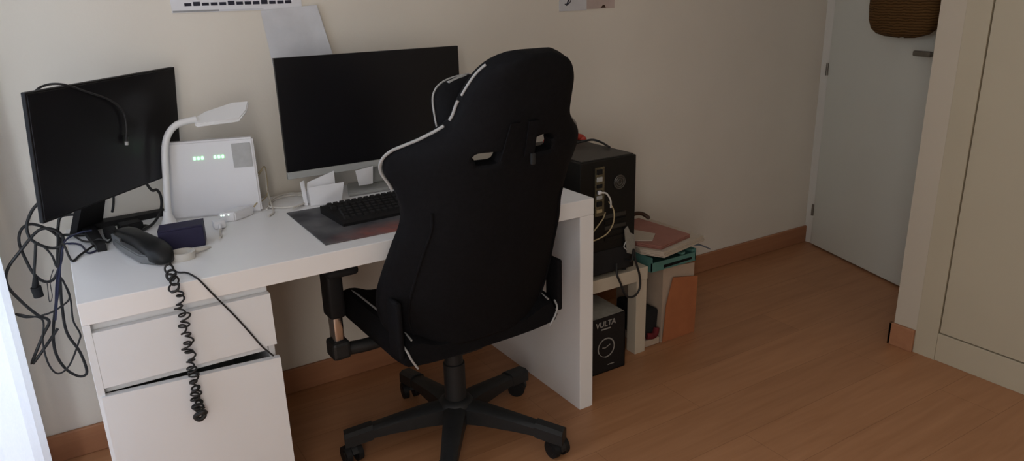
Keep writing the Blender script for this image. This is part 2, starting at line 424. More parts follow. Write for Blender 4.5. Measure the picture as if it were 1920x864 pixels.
# ---------------------------------------------------------------- right hand monitor
mo = thing('monitor', 'wide black monitor with silver chin behind the gaming chair', 'monitor', (.91, -.10, .73), 0, 'monitors on the desk')
obj('screen', B(.606, 1.216, -.150, -.138, .8345, 1.177, .0012), M['screen'], mo)
obj('chin', B(.606, 1.216, -.1505, -.138, .812, .834, .0012), M['silver'], mo, label='silver lower bezel')
obj('back_shell', B(.68, 1.14, -.138, -.085, .86, 1.12, .02, seg=3), M['black'], mo)
bm = bmesh.new(); box(bm, .87, .96, -.085, -.06, .742, .98, .006)
obj('stand_neck', bm, M['silver'], mo)
bm = bmesh.new(); prism(bm, [(.785, -.168, .7302), (1.04, -.168, .7302), (1.01, -.03, .7302), (.83, -.03, .7302)], (0, 0, .012))
bmesh.ops.bevel(bm, geom=list(bm.edges), offset=.004, segments=2, affect='EDGES')
obj('stand_base', bm, M['silver'], mo)

# ---------------------------------------------------------------- left hand monitor, turned towards the chair
ml = thing('monitor', 'black monitor turned sideways on the left end of the desk', 'monitor', (.055, -.045, .73), 0, 'monitors on the desk')
w, h = .520, .309; c0 = Vector((.1588, -.215, 1.0075))
Mx = Matrix.Rotation(R(45.6), 4, 'Z') @ Matrix.Rotation(R(6.4), 4, 'X') @ Matrix.Rotation(R(-.6), 4, 'Y')
def at(bm, MM, c):
    for v in bm.verts: v.co = MM @ v.co + c
    return bm
obj('screen', at(B(-w/2+.004, w/2-.004, -.002, .010, -h/2+.006, h/2-.004, .001), Mx, c0), M['screen'], ml)
obj('bezel', at(B(-w/2, w/2, 0, .012, -h/2, h/2, .002), Mx, c0), M['black'], ml)
obj('back_shell', at(B(-.16, .16, .012, .045, -.10, .10, .012, seg=3), Mx, c0), M['black'], ml)
bm = bmesh.new(); nd = Vector((-.714, .70, 0)); 
sd = Vector((.70, .714, 0))
top = c0+nd*.05+Vector((0, 0, -.04)); bot = Vector((.058, -.052, .732))
for (wa, wb) in ((.035, .05),):
    A = [top-sd*wa, top+sd*wa, bot+sd*wb, bot-sd*wb]
prism(bm, A, nd*.022)
obj('stand_neck', bm, M['black'], ml)
bm = bmesh.new(); prism(bm, [(.03, -.066, .7302), (.262, -.026, .7302), (.262, .004, .7302), (.03, -.012, .7302)], (0, 0, .017))
obj('stand_foot', bm, M['black'], ml)
bm = bmesh.new(); prism(bm, [(.036, -.04, .7302), (.072, -.04, .7302), (.086, -.285, .7302), (.064, -.285, .7302)], (0, 0, .017))
obj('stand_foot', bm, M['black'], ml)

# cable draped over the left monitor, with a small plug hanging in front of its screen
def scr(u, v, d=.008):    # a point in front of the left screen: u, v across and up, 0..1
    return tuple(Mx @ Vector(((u-.5)*w, -d, (v-.5)*h)) + c0)
cb = thing('usb_cable', 'thin black cable draped over the left monitor with a small plug', 'cable', scr(.25, 1.02))
pts = [scr(.07, .62, -.030), scr(.07, .86, -.026), scr(.10, .98, -.022), scr(.15, 1.022, -.012), scr(.20, 1.018, .010), scr(.33, .93, .012), scr(.47, .83, .010), scr(.545, .72, .010), scr(.56, .60, .010), scr(.553, .50, .010)]
obj('cord', T(pts, .0027), M['cable'], cb, True)
pa, pb = Vector(scr(.553, .50, .010)), Vector(scr(.551, .455, .010))
obj('plug', CY(pa, pb, .0055, .005, n=10), M['cable'], cb, True)
pc = Vector(scr(.550, .425, .010))
obj('plug_tip', CY(pb, pc, .0046, n=8), M['greysticker'], cb, label='grey metal tip')

# ---------------------------------------------------------------- router
ra, rb = Vector((.271, -.090, .7302)), Vector((.516, -.157, .7302))
rd = (rb-ra).normalized(); rn = Vector((rd.y, -rd.x, 0)); Lr = (rb-ra).length; Hr = .227
def rp(u, v, d=0.): return ra+rd*(Lr*u)+Vector((0, 0, Hr*v))+rn*d
def slab(u0, u1, v0, v1, d0, d1, bev=0.):
    bm = bmesh.new(); prism(bm, [rp(u0, v0, d0), rp(u1, v0, d0), rp(u1, v1, d0), rp(u0, v1, d0)], rn*(d1-d0))
    if bev: bmesh.ops.bevel(bm, geom=list(bm.edges), offset=bev, segments=2, affect='EDGES')
    return bm
ro = thing('router', 'white upright router box with green lights between the monitors', 'router', ra+(rb-ra)/2)
obj('housing', slab(0, 1, 0, 1, -.03, 0, .005), M['router'], ro, True)
obj('side_cover', slab(-.012, .03, .02, .97, -.028, -.004, .003), M['router'], ro)
obj('label_plate', slab(.755, .965, .62, .935, 0, .0025, .001), M['greysticker'], ro, label='grey sticker on the upper right corner')
lb = None
for g0 in (.345, .565):
    for k in range(3):
        u = g0+k*.042
        bm = slab(u-.012, u+.012, .76+.008*0, .80, 0, .0022, .0008)
        obj('indicator_light', bm, M['led'], ro)

# ---------------------------------------------------------------- desk lamp
lp = thing('desk_lamp', 'white gooseneck desk lamp between the router and left monitor', 'lamp', (.258, -.127, .73))
bm = bmesh.new(); lathe(bm, [(.021, .7302), (.0215, .737), (.017, .745), (.0125, .758), (.0105, .770)], (.258, -.127, 0), 28)
obj('lamp_base', bm, M['white'], lp, True)
obj('gooseneck', T([(0.2588, -0.1270, 0.7330), (0.2627, -0.1270, 0.7933), (0.2708, -0.1270, 0.8708), (0.2789, -0.1270, 0.9392), (0.2928, -0.1270, 0.9831), (0.3164, -0.1270, 1.0090), (0.3445, -0.1270, 1.0179), (0.3749, -0.1270, 1.0207)], .0095, n=12), M['white'], lp, True)
hd = [(0.3666, -0.1500, 1.0109), (0.4836, -0.1650, 1.0149), (0.5120, -0.1450, 1.0358), (0.5302, -0.1050, 1.0562), (0.4875, -0.0900, 1.0557), (0.4060, -0.0950, 1.0365), (0.3719, -0.1150, 1.0256)]
bm = bmesh.new(); prism(bm, hd, (0, 0, -.010)); bmesh.ops.bevel(bm, geom=list(bm.edges), offset=.003, segments=2, affect='EDGES')
obj('lamp_head', bm, M['white'], lp, True)

# ---------------------------------------------------------------- small things on the left half of the desk
nb = thing('small_box', 'dark navy cardboard box in front of the desk lamp', 'box', (.255, -.37, .73))
q = [Vector((.2, -.396, .7302)), Vector((.309, -.398, .7302)), Vector((.322, -.338, .7302)), Vector((.213, -.336, .7302))]
bm = bmesh.new(); prism(bm, q, (0, 0, .054)); bmesh.ops.bevel(bm, geom=list(bm.edges), offset=.0015, segments=1, affect='EDGES')
obj('carton', bm, M['navy'], nb)
bm = bmesh.new(); prism(bm, [v+Vector((0, 0, .0545))+(q[0]+q[2]-2*v)*.0 for v in q], (0, 0, .0035))
obj('lid', bm, M['navy'], nb)

# telephone handset
hs0, hs1 = Vector((.125, -.205, .7315)), Vector((.202, -.505, .7315))
hv = (hs1-hs0).normalized(); hw = Vector((-hv.y, hv.x, 0)); HL = (hs1-hs0).length
ph = thing('telephone_handset', 'dark telephone handset lying on the desk with a coiled cord', 'telephone', hs0+(hs1-hs0)/2-Vector((0, 0, .0015)))
def hbody(prof, zo=0.):
    bm = bmesh.new(); rings = []
    n = 16
    for s, hw_, z0, z1 in prof:
        c = hs0+hv*(s*HL); ring = []
        for k in range(n):
            a = 2*math.pi*k/n; ca, sa = math.cos(a), math.sin(a)
            ex = lambda v: math.copysign(abs(v)**.6, v)
            ring.append(bm.verts.new(c+hw*(hw_*ex(ca))+Vector((0, 0, zo+(z0+z1)/2+(z1-z0)/2*ex(sa)))))
        rings.append(ring)
    for i in range(len(rings)-1):
        for k in range(n): bm.faces.new((rings[i][k], rings[i][(k+1) % n], rings[i+1][(k+1) % n], rings[i+1][k]))
    bm.faces.new(rings[0][::-1]); bm.faces.new(rings[-1])
    return bm
obj('handset_body', hbody([(0, .008, .004, .020), (.03, .020, 0, .032), (.10, .028, 0, .040), (.22, .030, .002, .044), (.35, .027, .010, .046), (.5, .026, .012, .048), (.65, .028, .008, .048), (.78, .032, 0, .046), (.9, .030, 0, .040), (.97, .022, .001, .030), (1.0, .010, .005, .02)]), M['phone'], ph, True)
bm = bmesh.new()
for s0, s1, a0, a1 in ((.05, .95, -.037, -.024),):
    P0 = hs0+hv*(s0*HL); P1 = hs0+hv*(s1*HL); pm = hs0+hv*(.5*HL)
    prism(bm, [P0+hw*-.016, P0+hv*.05+hw*-.037, pm+hw*-.042, P1-hv*.05+hw*-.042, P1+hw*-.018, P1-hv*.03+hw*-.012, P0+hv*.03+hw*-.010], (0, 0, .022))
bmesh.ops.bevel(bm, geom=list(bm.edges), offset=.003, segments=2, affect='EDGES')
obj('side_shell', bm, M['phonegrey'], ph, True, label='grey lower shell of the handset')
bm = bmesh.new(); pm = hs0+hv*(.20*HL)
prism(bm, [pm+hw*-.031+hv*-.03, pm+hw*-.020+hv*-.034, pm+hw*-.020+hv*.030, pm+hw*-.033+hv*.036], (0, 0, .030))
obj('hook_button', bm, M['phonegrey'], ph)
# coiled cord: runs off the desk edge and hangs in front of the drawers
def coil(path, turns, r, n=14):
    P = smooth_pts(path, 30); Ls = [0]
    for a, b in zip(P, P[1:]): Ls.append(Ls[-1]+(b-a).length)
    tot = turns*n; out = []; up = Vector((1, 0, 0))
    j = 0
    for k in range(tot+1):
        s = (k/tot); 
        # loosely pulled coil: wide pitch at the top, bunched below
        s = .8*(1-(1-s)**1.55)+.2*s
        d = s*Ls[-1]
        while j < len(P)-2 and Ls[j+1] < d: j += 1
        f = (d-Ls[j])/max(1e-9, Ls[j+1]-Ls[j]); p = P[j].lerp(P[j+1], f); tg = (P[j+1]-P[j]).normalized()
        a = (up-tg*up.dot(tg)).normalized(); b = tg.cross(a); an = 2*math.pi*k/n
        rr = r*(1+.22*math.sin(k*.31)+.2*math.sin(k*.083)); p = p+Vector((.0035*math.sin(k*.12), .0015*math.sin(k*.2), .004*math.sin(k*.27)))
        out.append(p+a*(rr*math.cos(an))+b*(rr*math.sin(an)))
    return out
cp = [(0.1958, -0.5794, 0.7430), (0.1941, -0.6325, 0.7430), (0.1921, -0.6782, 0.7440), (0.1964, -0.6680, 0.7189), (0.1984, -0.6670, 0.6799), (0.1995, -0.6670, 0.6355), (0.1998, -0.6670, 0.5920), (0.1980, -0.6740, 0.5264), (0.1967, -0.6740, 0.4633), (0.1956, -0.6740, 0.4162)]
cc = obj('coiled_cord', T(coil(cp, 35, .0090), .0023, n=6, smooth=0), M['cable'], ph, True)
bm = bmesh.new(); e = Vector((0.1980, -0.6760, 0.4105))
tube(bm, [e+Vector((-.010, .002, .014)), e, e+Vector((.008, -.004, -.010)), e+Vector((-.004, -.006, -.016)), e+Vector((-.012, -.004, -.006)), e+Vector((.006, -.008, .002)), e+Vector((.012, -.004, -.004))], .0058, n=8)
obj('cord_knot', bm, M['cable'], cc, True)
# straight thin lead from the handset to the drawer gap
tag(obj('telephone_lead', T([(.208, -.500, .733), (0.2105, -0.5726, 0.7335), (0.2305, -0.5957, 0.7335), (0.2420, -0.6408, 0.7345), (0.2510, -0.6545, 0.7249), (0.2650, -0.6545, 0.7002), (0.2823, -0.6545, 0.6715), (0.3119, -0.6545, 0.6225), (0.3420, -0.6545, 0.5676), (0.3622, -0.6560, 0.5291), (0.3757, -0.6600, 0.5107), (0.3861, -0.6640, 0.4975)], .0022), M['cable'], None, True), 'thin straight black lead running from handset over the drawer front', 'cable')

# power bricks beside the monitor foot
pbk = thing('power_adapter', 'black power adapter block between monitor foot and handset', 'adapter', (.16, -.145, .73))
bm = bmesh.new(); prism(bm, [(.132, -.165, .7302), (.190, -.150, .7302), (.183, -.105, .7302), (.125, -.118, .7302)], (0, 0, .027)); bmesh.ops.bevel(bm, geom=list(bm.edges), offset=.003, segments=2, affect='EDGES')
obj('adapter_body', bm, M['blackmatt'], pbk)
obj('adapter_cord', T([(.186, -.130, .740), (.200, -.135, .737), (0.1848, -0.1643, 0.7360), (0.2144, -0.1262, 0.7380), (0.2386, -0.0850, 0.7508), (0.2504, -0.0850, 0.7795), (0.2522, -0.0850, 0.8082), (0.2450, -0.0850, 0.8254), (0.2337, -0.0850, 0.8257), (0.2248, -0.0850, 0.8398), (0.2194, -0.0850, 0.8580)], .0040), M['cable'], pbk, True)
pb2 = thing('power_adapter', 'flat dark plug block right beside the left monitor stand', 'adapter', (.10, -.17, .73))
bm = bmesh.new(); prism(bm, [(.090, -.182, .7302), (.122, -.176, .7302), (.120, -.120, .7302), (.088, -.126, .7302)], (0, 0, .022)); bmesh.ops.bevel(bm, geom=list(bm.edges), offset=.003, segments=2, affect='EDGES')
obj('adapter_body', bm, M['blackmatt'], pb2)
obj('adapter_cord', T([(.106, -.180, .742), (.104, -.205, .738), (.092, -.225, .735), (.075, -.24, .752), (.055, -.215, .742), (.035, -.165, .735), (.018, -.10, .735)], .0028), M['cable'], pb2, True)

# little white network switch
sw = thing('network_switch', 'small white box with three lit dots in front of router', 'network device', (.43, -.16, .73))
q = [Vector((.379, -.206, .7302)), Vector((.424, -.219, .7302)), Vector((.487, -.176, .7302)), Vector((.440, -.158, .7302))]
bm = bmesh.new(); prism(bm, q, (0, 0, .027)); bmesh.ops.bevel(bm, geom=list(bm.edges), offset=.003, segments=2, affect='EDGES')
obj('housing', bm, M['router'], sw)
fd = (q[1]-q[0]).normalized(); fn_ = Vector((fd.y, -fd.x, 0))
for s in (.008, .015, .028):
    p = q[0]+fd*s+Vector((0, 0, .020)); bm = bmesh.new(); prism(bm, [p, p+fd*.0034, p+fd*.0034+Vector((0, 0, .0034)), p+Vector((0, 0, .0034))], fn_*.001)
    obj('indicator_light', bm, M['ledw'], sw)
wp = thing('white_plug', 'white plug with short lead standing before the network switch', 'plug', (.372, -.27, .73))
bm = bmesh.new(); box(bm, .355, .388, -.270, -.238, .7302, .752, .005); cyl(bm, (.372, -.268, .742), (.366, -.300, .738), .006, .004, n=10)
obj('plug_body', bm, M['router'], wp, True)
obj('lead', T([(.366, -.298, .738), (.360, -.325, .734), (.358, -.350, .733), (.352, -.362, .733)], .0028), M['whitecable'], wp, True)
tr = thing('adhesive_tape_roll', 'translucent white tape roll beside the front of the navy box', 'tape roll', (.236, -.468, .73))
bm = bmesh.new()
n = 32
for (r0, r1, z0, z1) in ((.023, .030, .7302, .748),):
    rings = [[bm.verts.new((  .242+r*math.cos(2*math.pi*k/n), -.470+r*math.sin(2*math.pi*k/n), z)) for k in range(n)] for r, z in ((r0, z0), (r1, z0), (r1, z1), (r0, z1))]
    for i in range(4):
        for k in range(n): bm.faces.new((rings[i][k], rings[i][(k+1) % n], rings[(i+1) % 4][(k+1) % n], rings[(i+1) % 4][k]))
obj('tape', bm, M['whitecable'], tr, True)
obj('loose_end', quad_sheet((.270, -.458, .747), (.315, -.425, .735), (.271, -.458, .7312), (.318, -.428, .7312), (0, -.008, 0), .0006), M['whitecable'], tr, True)

# thin tan leads by the router and the pale cord loop on the worktop
tl = thing('telephone_wire', 'thin tan wires twisted beside the router corner', 'wire', (.53, -.12, .73))
obj('wire', T([(0.4762, -0.1050, 0.8186), (0.5022, -0.1050, 0.8246), (0.5269, -0.1000, 0.8332), (0.5412, -0.1000, 0.8445), (0.5565, -0.0800, 0.8487), (0.5613, -0.0700, 0.8155), (0.5580, -0.0700, 0.7642), (0.5297, -0.1100, 0.7501), (0.4939, -0.1500, 0.7585)], .0016), M['tancable'], tl, True)
obj('wire', T([(0.5444, -0.1000, 0.8441), (0.5163, -0.1080, 0.8163), (0.4861, -0.1150, 0.7924), (0.4739, -0.1200, 0.7687), (0.4687, -0.1250, 0.7505)], .0014), M['tancable'], tl, True)
obj('wire', T([(0.4821, -0.1150, 0.7863), (0.4948, -0.1200, 0.7718), (0.5144, -0.1300, 0.7572), (0.4991, -0.1600, 0.7566), (0.4906, -0.1650, 0.7492)], .0022), M['tancable'], tl, True)
tag(obj('white_lead', T([(0.5609, -0.0600, 0.8444), (0.5619, -0.0600, 0.8135), (0.5592, -0.0600, 0.7793), (0.5558, -0.0900, 0.7481), (0.5454, -0.1661, 0.7330), (0.5345, -0.2076, 0.7330), (0.5150, -0.2342, 0.7330)], .0028), M['whitecable'], None, True), 'pale lead dropping from the router corner to the desk', 'cable')
lo = [(0.5289, -0.1557, 0.7335), (0.5714, -0.0675, 0.7335), (0.6182, -0.0392, 0.7335), (0.6575, -0.0531, 0.7335), (0.6695, -0.1112, 0.7335), (0.6406, -0.1669, 0.7335), (0.5959, -0.1776, 0.7335), (0.5606, -0.1580, 0.7335), (0.5409, -0.1360, 0.7370), (0.5785, -0.0558, 0.7385), (0.6401, -0.0248, 0.7375), (0.6694, -0.0853, 0.7385), (0.6486, -0.1646, 0.7385), (0.5912, -0.2130, 0.7375)]
tag(obj('coiled_white_lead', T(lo, .0030), M['whitecable'], None, True), 'cream lead coiled in a flat loop on the desk behind mouse mat', 'cable')

# ---------------------------------------------------------------- papers below the right monitor
def paper(name, label, tl_, tr_, bl_, br_, bulge, lift=0):
    o = obj(name, quad_sheet(tl_, tr_, bl_, br_, bulge, .0009, 10, 10), M['paper'], None, True)
    return tag(o, label, 'paper', 'white papers in front of the right monitor')
paper('paper_note', 'white note leaning on the silver chin behind a folded sheet', (0.6615, -0.1550, 0.7962), (0.7494, -0.1560, 0.8207), (.648, -.162, .7315), (.742, -.178, .7315), (.004, -.006, 0))
paper('folded_sheet', 'white folded sheet standing on the desk before the monitor', (0.6545, -0.1850, 0.7864), (0.7646, -0.1980, 0.7903), (.652, -.198, .7313), (.745, -.212, .7313), (0, -.008, 0))
paper('paper_scrap', 'torn white paper scrap left of the folded sheet', (0.6339, -0.1720, 0.8039), (0.6488, -0.1680, 0.8075), (.6385, -.178, .7313), (.649, -.184, .7313), (.004, -.004, 0))
paper('sticky_note', 'square white sticky note standing on the monitor stand base', (0.8169, -0.1620, 0.8118), (0.8766, -0.1640, 0.8192), (0.8289, -0.1500, 0.7581), (0.8766, -0.1500, 0.7577), (0, -.004, 0))

# ---------------------------------------------------------------- mouse mat and keyboard
mm = B(.568, 1.17, -.592, -.232, .7303, .7335, .0012)
tag(obj('mouse_mat', mm, M['pad']), 'large dark printed mat under the keyboard', 'mouse mat')
kb = thing('keyboard', 'black keyboard lying on the dark mat', 'keyboard', (.874, -.366, .7336), R(3.), local=True)
KW, KD = .44, .155
obj('keyboard_body', PR([(-KW/2, -KD/2-.02, 0), (-KW/2, KD/2, 0), (-KW/2, KD/2, .022), (-KW/2, KD/2-.02, .024), (-KW/2, -KD/2, .013), (-KW/2, -KD/2-.02, .008)], (KW, 0, 0)), M['black'], kb)
def keycap():
    bm = bmesh.new()
    b0 = [(-.0085, -.0085, 0), (.0085, -.0085, 0), (.0085, .0085, 0), (-.0085, .0085, 0)]; tpp = [(-.0062, -.0062, .008), (.0062, -.0062, .008), (.0062, .0070, .008), (-.0062, .0070, .008)]
    A = [bm.verts.new(v) for v in b0]; C = [bm.verts.new(v) for v in tpp]
    bm.faces.new(A[::-1]); bm.faces.new(C)
    for k in range(4): bm.faces.new((A[k], A[(k+1) % 4], C[(k+1) % 4], C[k]))
    return bm
k0 = None
for r_ in range(6):
    for c_ in range(15):
        y = -KD/2+.008+r_*.0235+(.006 if r_ == 5 else 0); x = -KW/2+.022+c_*.0195+(.005*r_ if r_ < 4 else 0)
        z = .013+(y+KD/2)/(KD-.02)*.011-.001
        if k0 is None: o = k0 = obj('keycap', keycap(), M['purple'], kb)
        else: o = k0.copy(); COL.objects.link(o); o.parent = kb
        o.location = (x, y, z); o.rotation_euler = (R(6.5), 0, 0)

# ---------------------------------------------------------------- wall papers
yp = WY-.0008
ps = thing('wall_poster', 'pale poster with a row of black bars high on the wall', 'poster', (.565, WY, 1.315))
obj('sheet', B(.379, .760, WY-.0030, WY-.0002, 1.3105, 1.60), M['router'], ps)
bm = bmesh.new()
for k in range(13):
    x = .415+k*.0245; hh = .007+.003*((k*7) % 4 == 3)
    box(bm, x, x+.0195, WY-.0034, WY-.0029, 1.3285-.0001*k, 1.3300+hh)
for k in range(13):
    x = .415+k*.0245
    box(bm, x, x+.0195, WY-.0034, WY-.0029, 1.352, 1.368)
obj('printed_bars', bm, M['darkprint'], ps, label='row of black printed bars')
bm = bmesh.new(); box(bm, .381, .510, WY-.0034, WY-.0029, 1.3115, 1.3165)
obj('printed_strip', bm, M['greyprint'], ps, label='dark grey printed strip')
bm = bmesh.new(); box(bm, .512, .64, WY-.0034, WY-.0029, 1.3125, 1.3155)
obj('printed_strip', bm, M['greypaper'], ps, label='pale grey printed strip')
pp = quad_sheet((.630, WY-.0045, 1.3085), (.804, WY-.0045, 1.320), (.656, WY-.006, 1.05), (.866, WY-.006, 1.05), (0, -.006, 0), .001, 10, 10, (0, -.012, 0))
tag(obj('wall_sheet', pp, M['greypaper'], None, True), 'pale grey paper sheet on the wall behind the right monitor', 'paper')
lf = thing('wall_leaflet', 'small leaflet with dark twig print at the top of the wall', 'leaflet', (1.89, WY, 1.262))
obj('leaf', B(1.757, 1.889, WY-.0022, WY-.0004, 1.2655, 1.50), M['greypaper'], lf)
obj('leaf', B(1.889, 2.030, WY-.0022, WY-.0004, 1.2695, 1.50), M['pink_print'], lf)
bm = bmesh.new()
tube(bm, [(1.790, WY-.0026, 1.286), (1.800, WY-.0026, 1.305), (1.812, WY-.0026, 1.345), (1.825, WY-.0026, 1.39)], .0035, n=6)
tube(bm, [(1.782, WY-.0026, 1.292), (1.793, WY-.0026, 1.290), (1.806, WY-.0026, 1.296), (1.812, WY-.0026, 1.306)], .002, n=6)
for v in bm.verts: v.co.y = WY-.0026+(v.co.y-(WY-.0026))*.1
obj('printed_twig', bm, M['darkprint'], lf)
obj('printed_mark', PR([(1.958, WY-.0026, 1.272), (1.985, WY-.0026, 1.272), (1.979, WY-.0026, 1.283), (1.970, WY-.0026, 1.283)], (0, .0003, 0)), M['brown'], lf)

# ---------------------------------------------------------------- side table, computer and things around it
st = thing('side_table', 'small cream side table carrying the computer', 'table', (1.61, -.24, 0))
obj('tabletop', B(1.41, 1.812, -.455, -.02, .302, .352, .002), M['table'], st)
for x in (1.411, 1.760):
    for y in (-.453, -.072):
        obj('leg', B(x, x+.05, y, y+.05, 0, .3018, .0015), M['table'], st)
pcx0, pcx1, pcy0, pcy1, pz0, pz1 = 1.498, 1.745, -.450, -.05, .3665, .787
pc = thing('computer_tower', 'black computer tower on side table with its rear facing out', 'computer', (1.62, -.25, .352))
obj('case', B(pcx0, pcx1, pcy0, pcy1, pz0, pz1, .003), M['pc'], pc)
for x in (pcx0+.025, pcx1-.025):
    for y in (pcy0+.03, pcy1-.03): obj('foot', CY((x, y, .3522), (x, y, pz0+.001), .012, n=12), M['blackmatt'], pc)
obj('top_panel', B(pcx0+.012, pcx1-.006, pcy0+.010, pcy1-.01, pz1-.001, pz1+.004, .0015), M['pctop'], pc, label='dull vent mesh top')
yb = pcy0-.0005
io = obj('port_plate', B(1.560, 1.600, yb-.004, yb+.002, .590, .765, .001), M['pcio'], pc, label='dull metal port plate')
for z, hh, mk in ((.740, .018, 'black'), (.715, .016, 'silver'), (.692, .013, 'black'), (.672, .012, 'black'), (.652, .013, 'silver'), (.626, .018, 'black'), (.604, .012, 'tancable')):
    obj('port', B(1.565, 1.588, yb-.008, yb-.003, z, z+hh, .001), M[mk], io)
fnm = obj('fan_grille', CY((1.668, yb, .700), (1.668, yb-.003, .700), .026, n=28), M['pctop'], pc)
bm = bmesh.new()
for rr in (.009, .017, .024):
    tube(bm, [(1.668+rr*math.cos(2*math.pi*k/24), yb-.004, .700+rr*math.sin(2*math.pi*k/24)) for k in range(24)], .0012, n=5, smooth=0, closed=True)
obj('grille_rings', bm, M['metal'], fnm)
for k in range(5):
    z = .575-.021*k
    obj('slot_cover', B(1.605, 1.700, yb-.003, yb+.001, z, z+.014, .001), M['pctop'] if k in (0, 2) else M['pc'], pc)
obj('power_supply', B(1.520, 1.722, yb-.003, yb+.001, .372, .458, .001), M['blackmatt'], pc)
obj('screw', CY((pcx1-.001, pcy0+.015, .722), (pcx1+.005, pcy0+.015, .722), .005, n=10), M['black'], pc)
# leads plugged into the back of the tower
ld = thing('network_lead', 'pale lead looping down from the computer ports', 'cable', (1.60, -.48, .66))
obj('cord', T([(1.572, -.462, .678), (1.590, -.476, .676), (1.606, -.480, .650), (1.608, -.480, .622)], .0030), M['whitecable'], ld, True)
obj('plug', B(1.566, 1.580, -.466, -.455, .672, .684, .002), M['router'], ld)
ld = thing('yellow_lead', 'yellowish thin lead hanging in a loop from the computer back', 'cable', (1.60, -.48, .56))
obj('cord', T([(1.612, -.462, .640), (1.622, -.478, .612), (1.620, -.482, .570), (1.596, -.482, .535), (1.560, -.480, .520), (1.520, -.480, .515)], .0024), M['tancable'], ld, True)
ld = thing('yellow_lead', 'straight yellowish lead slanting across the computer port plate', 'cable', (1.57, -.48, .58))
obj('cord', T([(1.600, -.460, .602), (1.578, -.476, .588), (1.545, -.482, .563), (1.510, -.484, .535)], .0024), M['tancable'], ld, True)
tg = thing('grey_tag', 'grey plastic strip hanging at the computer lower right corner', 'tag', (1.72, -.47, .46))
obj('strip', PR([(1.6873, -0.4620, 0.5233), (1.7019, -0.4620, 0.5326), (1.7151, -0.4620, 0.5058), (1.7356, -0.4620, 0.4936), (1.7407, -0.4620, 0.4145), (1.7022, -0.4620, 0.4309), (1.6934, -0.4620, 0.4777)], (0, .003, 0)), M['tagstrip'], tg)
obj('tie', T([(1.6942, -0.4640, 0.4781), (1.6847, -0.4640, 0.4597), (1.6976, -0.4640, 0.4448)], .0022), M['greysticker'], tg, True)
tag(obj('power_cable', T([(1.700, -.458, .405), (1.705, -.485, .410), (1.7209, -0.4750, 0.4430), (1.7299, -0.4780, 0.3967), (1.7496, -0.4780, 0.3400), (1.7539, -0.4780, 0.2903), (1.7342, -0.4780, 0.2631), (1.7034, -0.4780, 0.2622), (1.6800, -0.4780, 0.2829), (1.6613, -0.4780, 0.3251), (1.6464, -0.4740, 0.3626), (1.655, -.458, .400)], .0042), M['cable'], None, True), 'thick black cable looping below the computer over the table edge', 'cable')
tag(obj('top_cable', T([(1.6634, -0.2046, 0.8000), (1.6971, -0.2192, 0.8060), (1.7247, -0.2288, 0.8080), (1.7362, -0.2653, 0.8020), (1.7204, -0.3315, 0.7965)], .0042), M['cable'], None, True), 'black cable arching over the computer top', 'cable')
rdp = thing('red_headset', 'red item peeking out from behind the chair headrest', 'headset', (1.67, -.15, .792))
bm = bmesh.new(); tube(bm, [(1.5870, -0.1300, 0.8105), (1.6189, -0.1300, 0.8187), (1.6685, -0.1300, 0.8167), (1.7139, -0.1300, 0.8091), (1.7472, -0.1300, 0.7987)], .013, n=10)
obj('band', bm, M['red'], rdp, True)
a = Vector((1.5870, -0.1300, 0.8105)); b = Vector((1.7472, -0.1300, 0.7987))
for p in (a, b):
    bm = bmesh.new(); zz = .7918; 
    bm2 = bmesh.ops.create_uvsphere(bm, u_segments=16, v_segments=10, radius=1.)
    for v in bm.verts: v.co = Vector((p.x+v.co.x*.016, p.y+v.co.y*.022, (p.z+zz)/2+v.co.z*((p.z-zz)/2+.008)))
    lo_ = min(v.co.z for v in bm.verts)
    for v in bm.verts: v.co.z = max(v.co.z, zz)
    obj('ear_cup', bm, M['red'], rdp, True)

tag(obj('desk_paper', quad_sheet((1.16, -.06, .7312), (1.345, -.03, .7312), (1.18, -.30, .7312), (1.36, -.27, .7312), (0, 0, .004), .0009), M['paper']), 'white paper on the desk seen through the slot in the chair back', 'paper')

# black carton under the table
bx = thing('carton', 'black carton with VULTA lettering on the floor under the side table', 'box', (1.56, -.36, 0))
X0, X1, Y0, Y1, Zt = 1.450, 1.671, -.497, -.25, .222
bm = bmesh.new()
box(bm, X0, X1, Y0, Y0+.003, .001, Zt); box(bm, X0, X1, Y1-.003, Y1, .001, Zt); box(bm, X0, X0+.003, Y0, Y1, .001, Zt); box(bm, X1-.003, X1, Y0, Y1, .001, Zt); box(bm, X0, X1, Y0, Y1, .001, .004)
obj('carton_body', bm, M['boxblack'], bx)
obj('flap', quad_sheet((X0+.01, Y1-.06, Zt+.026), (X1-.012, Y1-.09, Zt+.012), (X0+.004, Y0+.004, Zt-.004), (X1-.004, Y0+.006, Zt+.001), (0, 0, .006), .0015), M['tagstrip'], bx, label='open grey flap on top')
fr = lambda v: Vector((1.578+v.x, Y0-.0008-v.z, .196+v.y+.02*v.x))
text_mesh('VULTA', .030, fr, M['print'], 'printed_name', bx, .1)
bm = bmesh.new(); box(bm, 1.558, 1.600, Y0-.0012, Y0, .174, .179)
obj('printed_line', bm, M['print'], bx)
bm = bmesh.new(); cx, cz = 1.582, .100
for a0, a1 in ((-100, 205),):
    pts = [(cx+.037*math.cos(R(a0+(a1-a0)*k/40)), Y0-.0006, cz+.037*math.sin(R(a0+(a1-a0)*k/40))) for k in range(41)]
    tube(bm, pts, .0026, n=6, smooth=0)
pts = [(cx+.036*math.cos(R(205+55*k/12)), Y0-.0006, cz+.036*math.sin(R(205+55*k/12))) for k in range(13)]
tube(bm, pts, .0012, n=6, smooth=0)
tube(bm, [(cx-.018, Y0-.0006, cz+.003), (cx-.004, Y0-.0006, cz+.000), (cx+.018, Y0-.0006, cz+.010)], .0020, n=6, smooth=0)
for v in bm.verts: v.co.y = Y0-.0006+(v.co.y-(Y0-.0006))*.2
